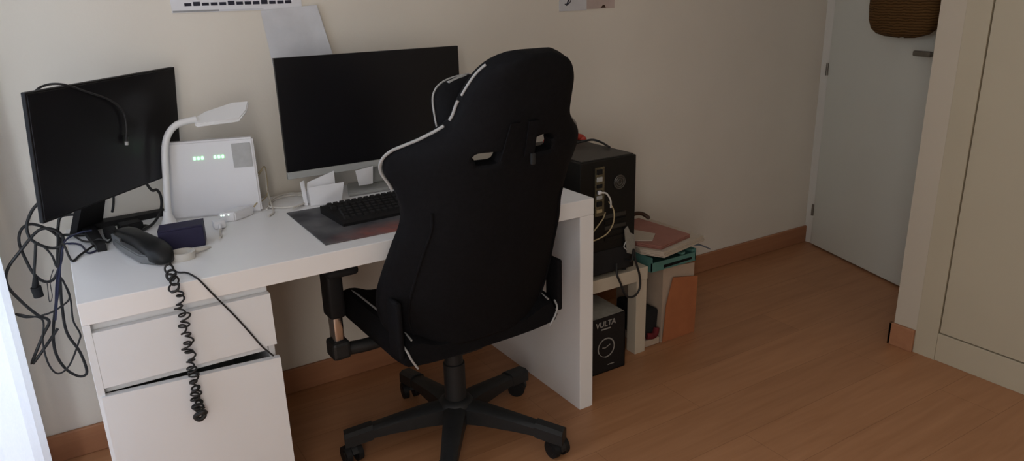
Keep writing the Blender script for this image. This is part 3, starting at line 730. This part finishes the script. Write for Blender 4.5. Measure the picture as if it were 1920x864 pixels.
obj('printed_ring', bm, M['print'], bx)
bm = bmesh.new(); box(bm, 1.590, 1.620, Y0-.0012, Y0, .0275, .0305)
obj('printed_line', bm, M['print'], bx)

# magazine file with letter tray and papers on it
mf = thing('magazine_file', 'orange and cream magazine file on the floor right of the table', 'magazine file', (1.99, -.30, 0))
fx0, fx1, fy0, fy1 = 1.915, 2.088, -.440, -.16
obj('front_panel', PR([(fx0, fy0, .001), (fx1, fy0, .001), (fx1+.004, fy0, .245), (fx0+.045, fy0, .268), (fx0+.014, fy0, .16)], (0, .004, 0)), M['orange'], mf, label='orange front panel')
obj('side_panel', PR([(fx0-.002, fy0+.005, .001), (fx0-.002, fy1, .001), (fx0-.002, fy1, .318), (fx0-.002, fy0+.005, .318)], (-.004, 0, 0)), M['cream'], mf, label='cream left side panel')
obj('side_panel', PR([(fx1, fy0+.005, .001), (fx1, fy1, .001), (fx1, fy1, .318), (fx1, fy0+.005, .222)], (.004, 0, 0)), M['orange'], mf)
obj('back_panel', B(fx0-.002, fx1, fy1-.004, fy1, .001, .318), M['orange'], mf)
obj('base_panel', B(fx0-.002, fx1, fy0+.004, fy1-.004, .001, .005), M['cream'], mf)
obj('inner_sheet', PR([(fx0+.002, fy0+.012, .006), (fx1-.006, fy0+.012, .006), (fx1-.006, fy0+.012, .300), (fx0+.002, fy0+.012, .316)], (0, .004, 0)), M['cream'], mf, label='cream sheet showing above the front panel')
pz = thing('pouch', 'dark pouch with a maroon end on the floor beside table leg', 'pouch', (1.865, -.33, 0))
bm = B(1.826, 1.899, -.425, -.25, .030, .155, .012, seg=3)
for v in bm.verts:
    if v.co.z > .1: v.co.x += .006*math.sin(v.co.y*40); v.co.z += -.10*(v.co.x-1.826)
obj('pouch_body', bm, M['blackmatt'], pz, True)
bm = bmesh.new(); tube(bm, [(1.84, -.428, .045), (1.865, -.434, .042), (1.882, -.432, .048), (1.890, -.428, .07)], .013, n=10)
obj('pouch_end', bm, M['maroon'], pz, True, label='maroon rolled end')
obj('paper_under', B(1.822, 1.902, -.436, -.24, .001, .029, .004), M['cream'], pz, label='pale paper pad under the pouch')
ty = thing('letter_tray', 'teal plastic letter tray lying on the magazine file', 'letter tray', (1.95, -.30, .3195))
tx0, tx1, ty0, ty1, tz = 1.832, 2.062, -.452, -.13, .3205
bm = bmesh.new(); box(bm, tx0, tx1, ty0, ty1, tz, tz+.004); box(bm, tx0, tx0+.004, ty0, ty1, tz+.004, tz+.058); box(bm, tx1-.004, tx1, ty0, ty1, tz+.004, tz+.050); box(bm, tx0, tx1, ty1-.004, ty1, tz+.004, tz+.058)
box(bm, tx0, tx1, ty0, ty0+.004, tz+.004, tz+.036)
box(bm, tx0+.155, tx0+.175, ty0+.004, ty0+.05, tz+.038, tz+.046); box(bm, tx1-.02, tx1-.004, ty0+.004, ty0+.06, tz+.038, tz+.048)
obj('tray_body', bm, M['teal'], ty)
obj('label_slot', PR([(tx0+.062, ty0-.0012, tz+.006), (tx1-.022, ty0-.0012, tz+.010), (tx1-.022, ty0-.0012, tz+.020), (tx0+.062, ty0-.0012, tz+.018)], (0, .0012, 0)), M['dark'], ty, label='dark label slot')
tag(obj('slate_folder', quad_sheet((1.86, -.14, .3815), (2.165, -.16, .3815), (1.90, -.430, .3805), (2.150, -.445, .3805), (0, 0, .002), .004, 12, 8, (0, 0, -.034)), M['slate'], None, True), 'dark slate folder sticking out under the white sheets', 'folder')
def stack(z0, z1, p, jit):
    bm = bmesh.new(); n = 5
    for k in range(n):
        za = z0+(z1-z0)*k/n; zb = z0+(z1-z0)*(k+.82)/n
        dx, dy = random.uniform(-jit, jit), random.uniform(-jit, jit)
        prism(bm, [(x+dx, y+dy, za) for x, y in p], (0, 0, zb-za))
    return bm
tag(obj('paper_stack', stack(.385, .408, [(1.818, -.405), (1.862, -.486), (2.120, -.435), (2.105, -.15), (1.84, -.13)], .003), M['sheet']), 'stack of cream sheets on the teal letter tray', 'papers')
tag(obj('pink_folder', stack(.4085, .4225, [(1.825, -.375), (1.868, -.462), (2.058, -.420), (2.040, -.14), (1.83, -.13)], .002), M['pink']), 'dusky pink folder on the stack of cream sheets', 'folder')
tag(obj('loose_sheet', PR([(1.800, -.34), (1.885, -.41), (1.935, -.355), (1.86, -.14), (1.79, -.14)] and [(1.800, -.34, .4232), (1.880, -.400, .4232), (1.945, -.345, .4232), (1.865, -.135, .4232), (1.79, -.14, .4232)], (0, 0, .0035)), M['sheet']), 'cream loose sheet on top of the pink folder', 'paper')
bm = bmesh.new(); c = Vector((2.005, -.17, .4236))
tube(bm, [c+Vector((-.050, .0, .012)), c+Vector((-.030, .006, .024)), c+Vector((.0, .010, .029)), c+Vector((.030, .004, .024)), c+Vector((.048, -.010, .010)), c+Vector((.046, -.016, .009))], .0085, n=10)
bmesh.ops.scale(bm, verts=bm.verts, vec=(1, 1, 1))
tag(obj('headband', bm, M['brown'], None, True), 'curved dark brown headband lying on the pink folder', 'headband')

# woven bag on the door
wb = thing('woven_bag', 'brown woven straw bag hanging on the door', 'bag', (3.219, -.537, 1.115), R(-107.0), local=True)
bm = bmesh.new(); n = 40; rings = []
prof = [(0, .02, .015), (.004, .075, .032), (.014, .115, .045), (.035, .142, .054), (.07, .155, .060), (.13, .160, .062), (.20, .160, .060), (.28, .155, .055), (.285, .148, .049), (.20, .150, .050), (.09, .14, .045)]
for z, rx, ry in prof:
    ring = []
    for k in range(n):
        a = 2*math.pi*k/n; ex = lambda v: math.copysign(abs(v)**.75, v)
        ring.append(bm.verts.new((1.2*rx*ex(math.cos(a)), -.068+ry*ex(math.sin(a)), z+.004*math.sin(5*a))))
    rings.append(ring)
for i in range(len(rings)-1):
    for k in range(n): bm.faces.new((rings[i][k], rings[i][(k+1) % n], rings[i+1][(k+1) % n], rings[i+1][k]))
bm.faces.new(rings[0][::-1]); bm.faces.new(rings[-1])
obj('bag_body', bm, M['straw'], wb, True)
obj('handle', T([(-.08, -.06, .28), (-.07, -.04, .40), (0, -.025, .47), (.07, -.04, .40), (.08, -.06, .28)], .007), M['straw'], wb, True)

# ---------------------------------------------------------------- cable bundle at the left end of the desk
def cable(name, label, pts, r, m='cable'):
    return tag(obj(name, T(pts, r), M[m], None, True), label, 'cable', 'cables hanging at the left end of the desk')
cable('power_cable', 'black cable dropping from left monitor into the widest hanging loop', [(-0.0380, -0.0750, 0.8411), (-0.0651, -0.0750, 0.8159), (-0.0855, -0.0750, 0.7744), (-0.0808, -0.0750, 0.7354), (-0.0487, -0.0750, 0.7071), (-0.0211, -0.0750, 0.7045), (-0.0089, -0.0750, 0.7286), (-0.0268, -0.0750, 0.7555), (-0.0613, -0.0750, 0.7591), (-0.1097, -0.0750, 0.7137), (-0.1510, -0.0750, 0.6658), (-0.1600, -0.0750, 0.6213), (-0.1384, -0.0750, 0.5686), (-0.1099, -0.0750, 0.5210), (-0.0866, -0.0750, 0.4951), (-0.1098, -0.0750, 0.4552), (-0.1501, -0.0750, 0.3801), (-0.1097, -0.0750, 0.4218), (-0.0709, -0.0750, 0.4676)], .0042)
cable('power_cable', 'black cable with upper ring, dangling lowest to the right beside the desk', [(0.0431, -0.0600, 0.7820), (-0.0004, -0.0600, 0.7853), (-0.0147, -0.0600, 0.7570), (-0.0232, -0.0600, 0.7118), (-0.0345, -0.0600, 0.6588), (-0.0397, -0.0600, 0.6037), (-0.0617, -0.0600, 0.5357), (-0.0829, -0.0600, 0.4583), (-0.0900, -0.0600, 0.3928), (-0.0764, -0.0600, 0.3370), (-0.0475, -0.0600, 0.3016), (-0.0255, -0.0600, 0.3087), (-0.0313, -0.0600, 0.3753), (-0.0520, -0.0600, 0.4463), (-0.0479, -0.0600, 0.5321), (-0.0399, -0.0600, 0.5956), (-0.0349, -0.0600, 0.6429)], .0040)
cable('cable_ring', 'black cable curled in a ring left of the monitor', [(.05, -.11, .7345), (.012, -.09, .736), (-.008, -.06, .730), (-0.0115, -0.0450, 0.7100), (-0.0344, -0.0450, 0.7460), (-0.0737, -0.0450, 0.7722), (-0.1005, -0.0450, 0.7620), (-0.1126, -0.0450, 0.7259), (-0.1062, -0.0450, 0.6700), (-0.0954, -0.0450, 0.6279), (-0.0748, -0.0450, 0.6022), (-0.0500, -0.0450, 0.6094), (-0.0221, -0.0450, 0.6676), (-0.0185, -0.0450, 0.7146)], .0040)
cable('thin_cable', 'thin black cable hanging in the lowest middle loop beside the desk', [(-0.0348, -0.0900, 0.6203), (-0.0246, -0.0900, 0.5777), (-0.0264, -0.0900, 0.5537), (-0.0449, -0.0900, 0.5388), (-0.0841, -0.0900, 0.5230), (-0.1344, -0.0900, 0.5250), (-0.1583, -0.0900, 0.5425), (-0.1335, -0.0900, 0.5296), (-0.0998, -0.0900, 0.5076), (-0.1118, -0.0900, 0.4453), (-0.1117, -0.0900, 0.3783), (-0.0955, -0.0900, 0.3392), (-0.0633, -0.0900, 0.3549), (-0.0270, -0.0900, 0.4209), (-0.0200, -0.0900, 0.4442), (-0.0292, -0.0900, 0.4886), (-0.0239, -0.0900, 0.5531), (-0.0313, -0.0900, 0.6115)], .0026)
cable('blue_cable', 'dark blue cable running from monitor foot to the hanging bundle', [(0.0606, -0.2781, 0.7330), (0.0419, -0.2847, 0.7330), (.03, -.20, .733), (.006, -.165, .733), (-.012, -.15, .722), (-0.0337, -0.1300, 0.6454), (-0.0497, -0.1200, 0.5860), (-0.0690, -0.1200, 0.5107)], .0026, 'bluecable')
cable('blue_cable', 'dark blue cable arching from monitor neck to the hanging bundle', [(0.0623, -0.1300, 0.7494), (0.0338, -0.1200, 0.7461), (0.0038, -0.1100, 0.7340), (-0.0153, -0.1100, 0.7132), (-0.0281, -0.1100, 0.6724), (-0.0468, -0.1100, 0.6137), (-0.0637, -0.1100, 0.5379)], .0026, 'bluecable')
cable('thin_cable', 'thin black cable from monitor foot joining the bundle above the plug', [(0.0586, -0.2564, 0.7420), (0.0236, -0.2946, 0.7340), (0.0033, -0.3282, 0.7340), (-.012, -.16, .735), (-0.0348, -0.1400, 0.6675), (-0.0419, -0.1200, 0.6939), (-0.0540, -0.1000, 0.7138), (-0.0691, -0.1000, 0.7322)], .0030)
pl = thing('power_plug', 'black power plug hanging among the cables left of the desk', 'plug', (-0.0965, -0.1000, 0.5907))
obj('cord', T([(-0.0730, -0.1000, 0.7315), (-0.0810, -0.1000, 0.6964), (-0.0920, -0.1000, 0.6525), (-0.0931, -0.1000, 0.6340)], .0038), M['cable'], pl, True)
bm = bmesh.new(); a, b, c = Vector((-0.0925, -0.1000, 0.6370)), Vector((-0.0966, -0.1000, 0.6097)), Vector((-0.0947, -0.1000, 0.5807))
cyl(bm, a, b, .006, .010, n=12); cyl(bm, b, c, .0135, .0125, n=12)
obj('plug_body', bm, M['blackmatt'], pl, True)
cable('thin_wire', 'thinnest black wire ending beside the hanging power plug', [(-0.0462, -0.1300, 0.6592), (-0.0599, -0.1300, 0.6266), (-0.0628, -0.1300, 0.5848), (-0.0720, -0.1300, 0.5697), (-0.0695, -0.1300, 0.6022), (-0.0671, -0.1300, 0.6282)], .0011)
cable('short_lead', 'short black lead dropping behind the left monitor', [(0.1386, -0.0200, 0.8355), (0.1345, -0.0200, 0.8042), (0.1288, -0.0200, 0.7794), (0.1234, -0.0200, 0.7642)], .0035)

# ---------------------------------------------------------------- gaming chair (local space: faces +Y, origin on the floor below the gas lift)
ch = thing('gaming_chair', 'black gaming chair with grey piping standing at the white desk', 'chair', (.930, -.565, 0), R(2.0), local=True)
BR = .334; A0 = -51-2.0
# five legs with castors
def leg_bm(a):
    bm = bmesh.new(); secs = []
    for s, wd, zt, zb in ((.030, .036, .142, .080), (.10, .031, .136, .082), (.20, .026, .120, .078), (.30, .022, .102, .070), (.345, .020, .094, .068)):
        ca, sa = math.cos(a), math.sin(a); ring = []
        for (px_, pz_) in ((-wd, zb), (-wd, zt-.010), (-wd*.55, zt), (wd*.55, zt), (wd, zt-.010), (wd, zb)):
            ring.append(bm.verts.new((s*ca-px_*sa, s*sa+px_*ca, pz_)))
        secs.append(ring)
    for i in range(len(secs)-1):
        for k in range(6): bm.faces.new((secs[i][k], secs[i][(k+1) % 6], secs[i+1][(k+1) % 6], secs[i+1][k]))
    bm.faces.new(secs[0][::-1]); bm.faces.new(secs[-1]); bmesh.ops.recalc_face_normals(bm, faces=bm.faces)
    return bm
for k in range(5):
    a = R(A0+72*k); lg = obj('leg', leg_bm(a), M['chairpl'], ch, True)
    ca, sa = math.cos(a), math.sin(a)
    bm = bmesh.new()
    P = lambda s, p, z: (s*ca-p*sa, s*sa+p*ca, z)
    prism(bm, [P(.262, -.0255, .070), P(.262, .0255, .070), P(.262, .0255, .104), P(.262, .014, .1135), P(.262, -.014, .1135), P(.262, -.0255, .104)], Vector((ca, sa, 0))*.086-Vector((0, 0, .016)))
    obj('end_cap', bm, M['chairpl'], lg)
    sw_ = R(A0+72*k+{0: 55, 1: 30, 2: 80, 3: 20, 4: 60}[k]); cs, sn = math.cos(sw_), math.sin(sw_)
    c = Vector((BR*ca, BR*sa, .030))
    cst = obj('castor', CY(c+Vector((0, 0, .02)), c+Vector((0, 0, .045)), .009, n=12), M['black'], ch, True)
    ax = Vector((cs, sn, 0)); fw = Vector((-sn, cs, 0)); cw = c+fw*.012
    for s in (-1, 1):
        bm = bmesh.new(); cyl(bm, cw+ax*(s*.010), cw+ax*(s*.027), .0297, .0285, n=24); cyl(bm, cw+ax*(s*.027), cw+ax*(s*.029), .017, n=16)
        obj('wheel', bm, M['black'], cst, True)
    bm = bmesh.new()
    hp = [cw+fw*(.033*math.cos(R(t)))+Vector((0, 0, .033*math.sin(R(t)))) for t in range(20, 181, 16)]+[cw+fw*(.020*math.cos(R(t)))+Vector((0, 0, .020*math.sin(R(t)))) for t in range(180, 19, -16)]
    prism(bm, [p-ax*.009 for p in hp], ax*.018)
    obj('hood', bm, M['chairpl'], cst)
bm = bmesh.new(); lathe(bm, [(.040, .072), (.054, .078), (.056, .135), (.047, .148), (.034, .152)], n=28); obj('hub', bm, M['chairpl'], ch, True)
bm = bmesh.new(); lathe(bm, [(.033, .150), (.033, .270), (.028, .272), (.028, .330)], n=24); obj('gas_lift_cover', bm, M['chairpl'], ch, True)
bm = bmesh.new(); lathe(bm, [(.014, .330), (.014, .385)], n=18); obj('piston', bm, M['chrome'], ch, True)
bm = bmesh.new(); box(bm, -.09, .09, -.13, .13, .366, .408, .008); box(bm, -.05, .05, -.10, .10, .340, .368, .008); obj('tilt_mechanism', bm, M['chairpl'], ch)
obj('tilt_lever', T([(.06, .03, .375), (.18, .03, .370), (.255, .03, .366)], .006), M['chairpl'], ch, True)
# seat
def seat_bm():
    bm = bmesh.new(); nx, ny = 28, 22
    def top(u, v):
        e = abs(u); b = .026*(1/(1+math.exp(-(e-.70)/.05)))
        edge = -.040*max(0, (e-.90)/.10)**2
        fr = -.045*max(0, (v-.86)/.14)**2 - .02*max(0, (.10-v)/.10)**2
        return .470+b+edge+fr
    def hw_(v): return SW*(1-.05*max(0, (v-.8)/.2)**2-.04*max(0, (.15-v)/.15)**2)
    A = []; C = []
    for j in range(ny+1):
        v = j/ny; y = -.20+.49*v; ra = []; rc = []
        for i in range(nx+1):
            u = -1+2*i/nx; x = u*hw_(v)
            ra.append(bm.verts.new((x, y, top(u, v)))); rc.append(bm.verts.new((x*.97, y*.985, .405+.012*abs(u)**4)))
        A.append(ra); C.append(rc)
    for j in range(ny):
        for i in range(nx):
            bm.faces.new((A[j][i], A[j][i+1], A[j+1][i+1], A[j+1][i])); bm.faces.new((C[j][i], C[j+1][i], C[j+1][i+1], C[j][i+1]))
    for i in range(nx):
        bm.faces.new((A[0][i], C[0][i], C[0][i+1], A[0][i+1])); bm.faces.new((A[ny][i], A[ny][i+1], C[ny][i+1], C[ny][i]))
    for j in range(ny):
        bm.faces.new((A[j][0], A[j+1][0], C[j+1][0], C[j][0])); bm.faces.new((A[j][nx], C[j][nx], C[j+1][nx], A[j+1][nx]))
    return bm
SW = .258
seat = obj('seat', seat_bm(), M['chair'], ch, True)
for s in (-1, 1):
    x = s*SW*.86
    obj('piping', T([(x, .25, .484), (x, .18, .4955), (x, .0, .4965), (x, -.12, .4965), (x, -.19, .486)], .0028), M['piping'], seat, True, label='thin grey piping along the bolster')
    x2 = s*(SW-.012)
    obj('piping', T([(x2, -.188, .476), (x2-s*.004, -.206, .462), (x2-s*.012, -.208, .44), (x2-s*.030, -.204, .408)], .0030), M['piping'], seat, True, label='thin grey piping on the rear corner')
# backrest
PROF = [(.43, -.205, .215, .06, .08), (.50, -.225, .262, .10, .09), (.58, -.255, .277, .115, .09), (.65, -.280, .270, .11, .09), (.74, -.312, .255, .095, .09), (.82, -.340, .238, .09, .09), (.90, -.370, .258, .115, .065),
        (.955, -.392, .285, .14, .042), (.995, -.408, .270, .13, .042), (1.025, -.420, .215, .09, .06), (1.06, -.434, .165, .055, .09), (1.11, -.452, .150, .045, .09), (1.145, -.464, .139, .035, .085), (1.173, -.473, .124, .028, .08), (1.194, -.479, .103, .02, .07), (1.208, -.482, .076, .012, .06), (1.216, -.484, .040, .005, .05)]
def cat(tab, z):
    n = len(tab)
    if z <= tab[0][0]: return tab[0][1:]
    if z >= tab[-1][0]: return tab[-1][1:]
    for i in range(n-1):
        if tab[i][0] <= z <= tab[i+1][0]:
            t = (z-tab[i][0])/(tab[i+1][0]-tab[i][0]); out = []
            for q in range(1, len(tab[0])):
                a, b = tab[i][q], tab[i+1][q]; m0 = (tab[i+1][q]-tab[max(i-1, 0)][q])/(tab[i+1][0]-tab[max(i-1, 0)][0]); m1 = (tab[min(i+2, n-1)][q]-tab[i][q])/(tab[min(i+2, n-1)][0]-tab[i][0])
                hh = tab[i+1][0]-tab[i][0]; t2 = t*t; t3 = t2*t
                out.append((2*t3-3*t2+1)*a+(t3-2*t2+t)*hh*m0+(-2*t3+3*t2)*b+(t3-t2)*hh*m1)
            return out
ZB, ZT = PROF[0][0], PROF[-1][0]
def back_pts(u, z):
    yr, hw_, wf, th = cat(PROF, z)
    wcurve = wf*abs(u)**2.6
    x = u*hw_
    yrear = yr+wcurve+.012*(abs(u)**6)
    front_th = th*(1-.55*abs(u)**5)
    return Vector((x, yrear, z)), Vector((x*.985, yrear+front_th, z+.012))
def back_bm():
    bm = bmesh.new(); nu = 44; zs = []
    z = ZB
    nz = 60
    zs = [ZB+(ZT-ZB)*k/nz for k in range(nz+1)]
    hz = lambda i: .014 if i > nu/2 else 0
    hole = lambda i, j: (.966+hz(i) < (zs[j]+zs[j+1])/2 < .999+hz(i)) and .046 < abs(cat(PROF, zs[j])[1]*(-1+2*(i+.5)/nu)--.016) < .106
    A = {}; C = {}
    for j, z in enumerate(zs):
        for i in range(nu+1):
            a, c = back_pts(-1+2*i/nu, z); A[i, j] = bm.verts.new(a); C[i, j] = bm.verts.new(c)
    cells = {(i, j) for i in range(nu) for j in range(nz) if not hole(i, j)}
    for i, j in cells:
        bm.faces.new((A[i, j], A[i+1, j], A[i+1, j+1], A[i, j+1])); bm.faces.new((C[i, j], C[i, j+1], C[i+1, j+1], C[i+1, j]))
        for (di, dj, p, q) in ((-1, 0, (i, j), (i, j+1)), (1, 0, (i+1, j), (i+1, j+1)), (0, -1, (i, j), (i+1, j)), (0, 1, (i, j+1), (i+1, j+1))):
            if (i+di, j+dj) not in cells: bm.faces.new((A[p], A[q], C[q], C[p]))
    bmesh.ops.recalc_face_normals(bm, faces=bm.faces)
    return bm
back = obj('backrest', back_bm(), M['chair'], ch, True)
bmod = back.modifiers.new('soft', 'SUBSURF'); bmod.levels = 1; bmod.render_levels = 1
def edge_path(s, z0, z1, n, off=.004):
    out = []
    for k in range(n+1):
        z = z0+(z1-z0)*k/n; a, c = back_pts(s, z); p = a.lerp(c, .55); p.x += s*off; out.append(p)
    return out
for s in (-1, 1):
    obj('piping', T(edge_path(s, .90, 1.055, 14), .0038), M['piping'], back, True, label='grey piping along the shoulder wing')
    obj('piping', T(edge_path(s, 1.068, 1.112, 6), .0036), M['piping'], back, True, label='grey piping along the headrest edge')
    obj('piping', T(edge_path(s, 1.124, 1.19, 8, .002), .0030), M['piping'], back, True, label='grey piping along the headrest edge')
# rear shell seam lines
for s in (-1, 1):
    pts = []
    for k in range(10):
        z = ZB+.05+(.85-ZB-.05)*k/9; a, c = back_pts(s*.80, z); pts.append(a+Vector((0, -.002, 0)))
    obj('seam', T(pts, .0035), M['chair'], back, True)
# head pillow strapped in front of the headrest
bm = bmesh.new(); bmesh.ops.create_uvsphere(bm, u_segments=32, v_segments=20, radius=1)
ex = lambda v, e: math.copysign(abs(v)**e, v)
for v in bm.verts:
    n_ = v.co.copy(); v.co = Vector((.165*ex(n_.x, .6), .052*ex(n_.y, .8), .088*ex(n_.z, .55)))
for v in bm.verts: v.co = Matrix.Rotation(R(-14), 3, 'X') @ v.co + Vector((0, -.285, 1.075))
pil = obj('head_pillow', bm, M['chair'], ch, True, label='small black head pillow')
for s in (-1, 1):
    pts = [Matrix.Rotation(R(-14), 3, 'X') @ Vector((s*1.012*.165*ex(math.cos(R(t)), .6), -.004, 1.012*.088*ex(math.sin(R(t)), .55))) + Vector((0, -.285, 1.075)) for t in range(-40, 82, 10)]
    obj('piping', T(pts, .0022), M['piping'], pil, True)
bm = bmesh.new(); box(bm, -.026, .026, -.016, .016, -.004, .0015, .0005)
MP = Matrix.Rotation(R(-14), 3, 'X'); MQ = MP @ Matrix.Rotation(R(-16), 3, 'Y')
for v in bm.verts: v.co = MQ @ v.co + MP @ Vector((-.103, -.010, .0795)) + Vector((0, -.285, 1.075))
obj('logo_patch', bm, M['piping'], pil, label='grey patch on the pillow top')
# elastic strap with buckle over the back of the neck
def rear(x, z, off=-.006):
    yr, hw_, wf, th = cat(PROF, z); u = max(-1, min(1, x/hw_)); p, _ = back_pts(u, z); return p+Vector((0, off, 0))
for x0, z0, x1, z1 in ((-.028, 1.065, -.036, .966+.01), (.020, 1.065, .030, .966+.01)):
    bm = bmesh.new()
    pp = [rear(-.016+x0+(x1-x0)*k/5, z0+(z1-z0)*k/5) for k in range(6)]
    A = [[bm.verts.new(p+Vector((dx, dy, 0))) for dx, dy in ((-.013, 0), (.013, 0), (.013, .004), (-.013, .004))] for p in pp]
    for k in range(5):
        for q in range(4): bm.faces.new((A[k][q], A[k][(q+1) % 4], A[k+1][(q+1) % 4], A[k+1][q]))
    bm.faces.new(A[0][::-1]); bm.faces.new(A[5])
    obj('strap', bm, M['chair'], ch, True)
bp_ = rear(-.016+.036, (.966+.999)/2-.012, -.012)
bm = bmesh.new(); box(bm, bp_.x-.006, bp_.x+.006, bp_.y-.005, bp_.y+.005, bp_.z-.014, bp_.z+.014, .003); obj('buckle', bm, M['chairpl'], ch, True, label='small grey strap buckle')
# armrests
for s in (-1, 1):
    x = s*.320; y = .10
    br_ = obj('armrest', T([(s*.10, y-.01, .372), (s*.22, y-.01, .366), (s*.29, y, .366), (x, y, .372)], .020, n=10), M['chairpl'], ch, True)
    bm = bmesh.new(); box(bm, x-.027, x+.027, y-.033, y+.033, .350, .405, .010); obj('bracket', bm, M['chairpl'], br_)
    bm = bmesh.new(); box(bm, x-.016, x+.016, y-.022, y+.022, .400, .500, .008, seg=3); obj('post', bm, M['chrome'], br_, True, label='chrome post')
    bm = bmesh.new(); box(bm, x-.024, x+.024, y-.032, y+.032, .478, .628, .010, seg=3); obj('sleeve', bm, M['black'], br_, True)
    bm = bmesh.new(); box(bm, x-.045, x+.045, y-.11, y+.13, .628, .655, .012, seg=3); obj('arm_pad', bm, M['blackmatt'], br_, True)
# recliner hinge covers at both sides of the seat rear
for s in (-1, 1):
    bm = bmesh.new(); box(bm, s*.256-.009, s*.256+.009, -.205, -.140, .445, .605, .008, seg=3)
    obj('hinge_cover', bm, M['chair'], ch, True)

# ---------------------------------------------------------------- light and camera
def area(name, loc, target, sx, sy, power, col):
    l = bpy.data.lights.new(name, 'AREA'); l.shape = 'RECTANGLE'; l.size = sx; l.size_y = sy; l.energy = power; l.color = col
    o = bpy.data.objects.new(name, l); COL.objects.link(o); o.location = loc
    d = Vector(target)-Vector(loc); o.rotation_euler = d.to_track_quat('-Z', 'Y').to_euler(); return o
area('daylight', (-.47, YF+.05, 1.2), (.5, 0, .85), .55, 2.0, 15.5, (1.0, .945, .90))
area('side_daylight', (XW-.02, (VY0+VY1)/2, (VZ0+VZ1)/2), (0, (VY0+VY1)/2, (VZ0+VZ1)/2-.05), VY1-VY0, VZ1-VZ0, 44, (.87, .965, 1.07))

wd = bpy.data.worlds.new('World'); SC.world = wd; wd.use_nodes = True
bg = wd.node_tree.nodes['Background']; bg.inputs[0].default_value = (.75, .85, 1, 1); bg.inputs[1].default_value = .05

cam = bpy.data.cameras.new('Camera'); co = bpy.data.objects.new('Camera', cam); COL.objects.link(co)
cam.sensor_fit = 'HORIZONTAL'; cam.sensor_width = 36; cam.lens = 36*1378.919/1920; cam.clip_start = .02
yaw, pit, rol = (0.54890, 0.31354, -0.02865)
f = Vector((math.sin(yaw)*math.cos(pit), math.cos(yaw)*math.cos(pit), -math.sin(pit))); r = Vector((math.cos(yaw), -math.sin(yaw), 0)); u = r.cross(f)
r2 = r*math.cos(rol)+u*math.sin(rol); u2 = -r*math.sin(rol)+u*math.cos(rol)
co.matrix_world = Matrix(((r2.x, u2.x, -f.x, (0.03873, -2.38573, 1.34244)[0]), (r2.y, u2.y, -f.y, (0.03873, -2.38573, 1.34244)[1]), (r2.z, u2.z, -f.z, (0.03873, -2.38573, 1.34244)[2]), (0, 0, 0, 1)))
SC.camera = co
vs = SC.view_settings; vs.view_transform = 'Standard'; vs.look = 'None'; vs.gamma = 1; vs.exposure = 0.0; vs.use_curve_mapping = False
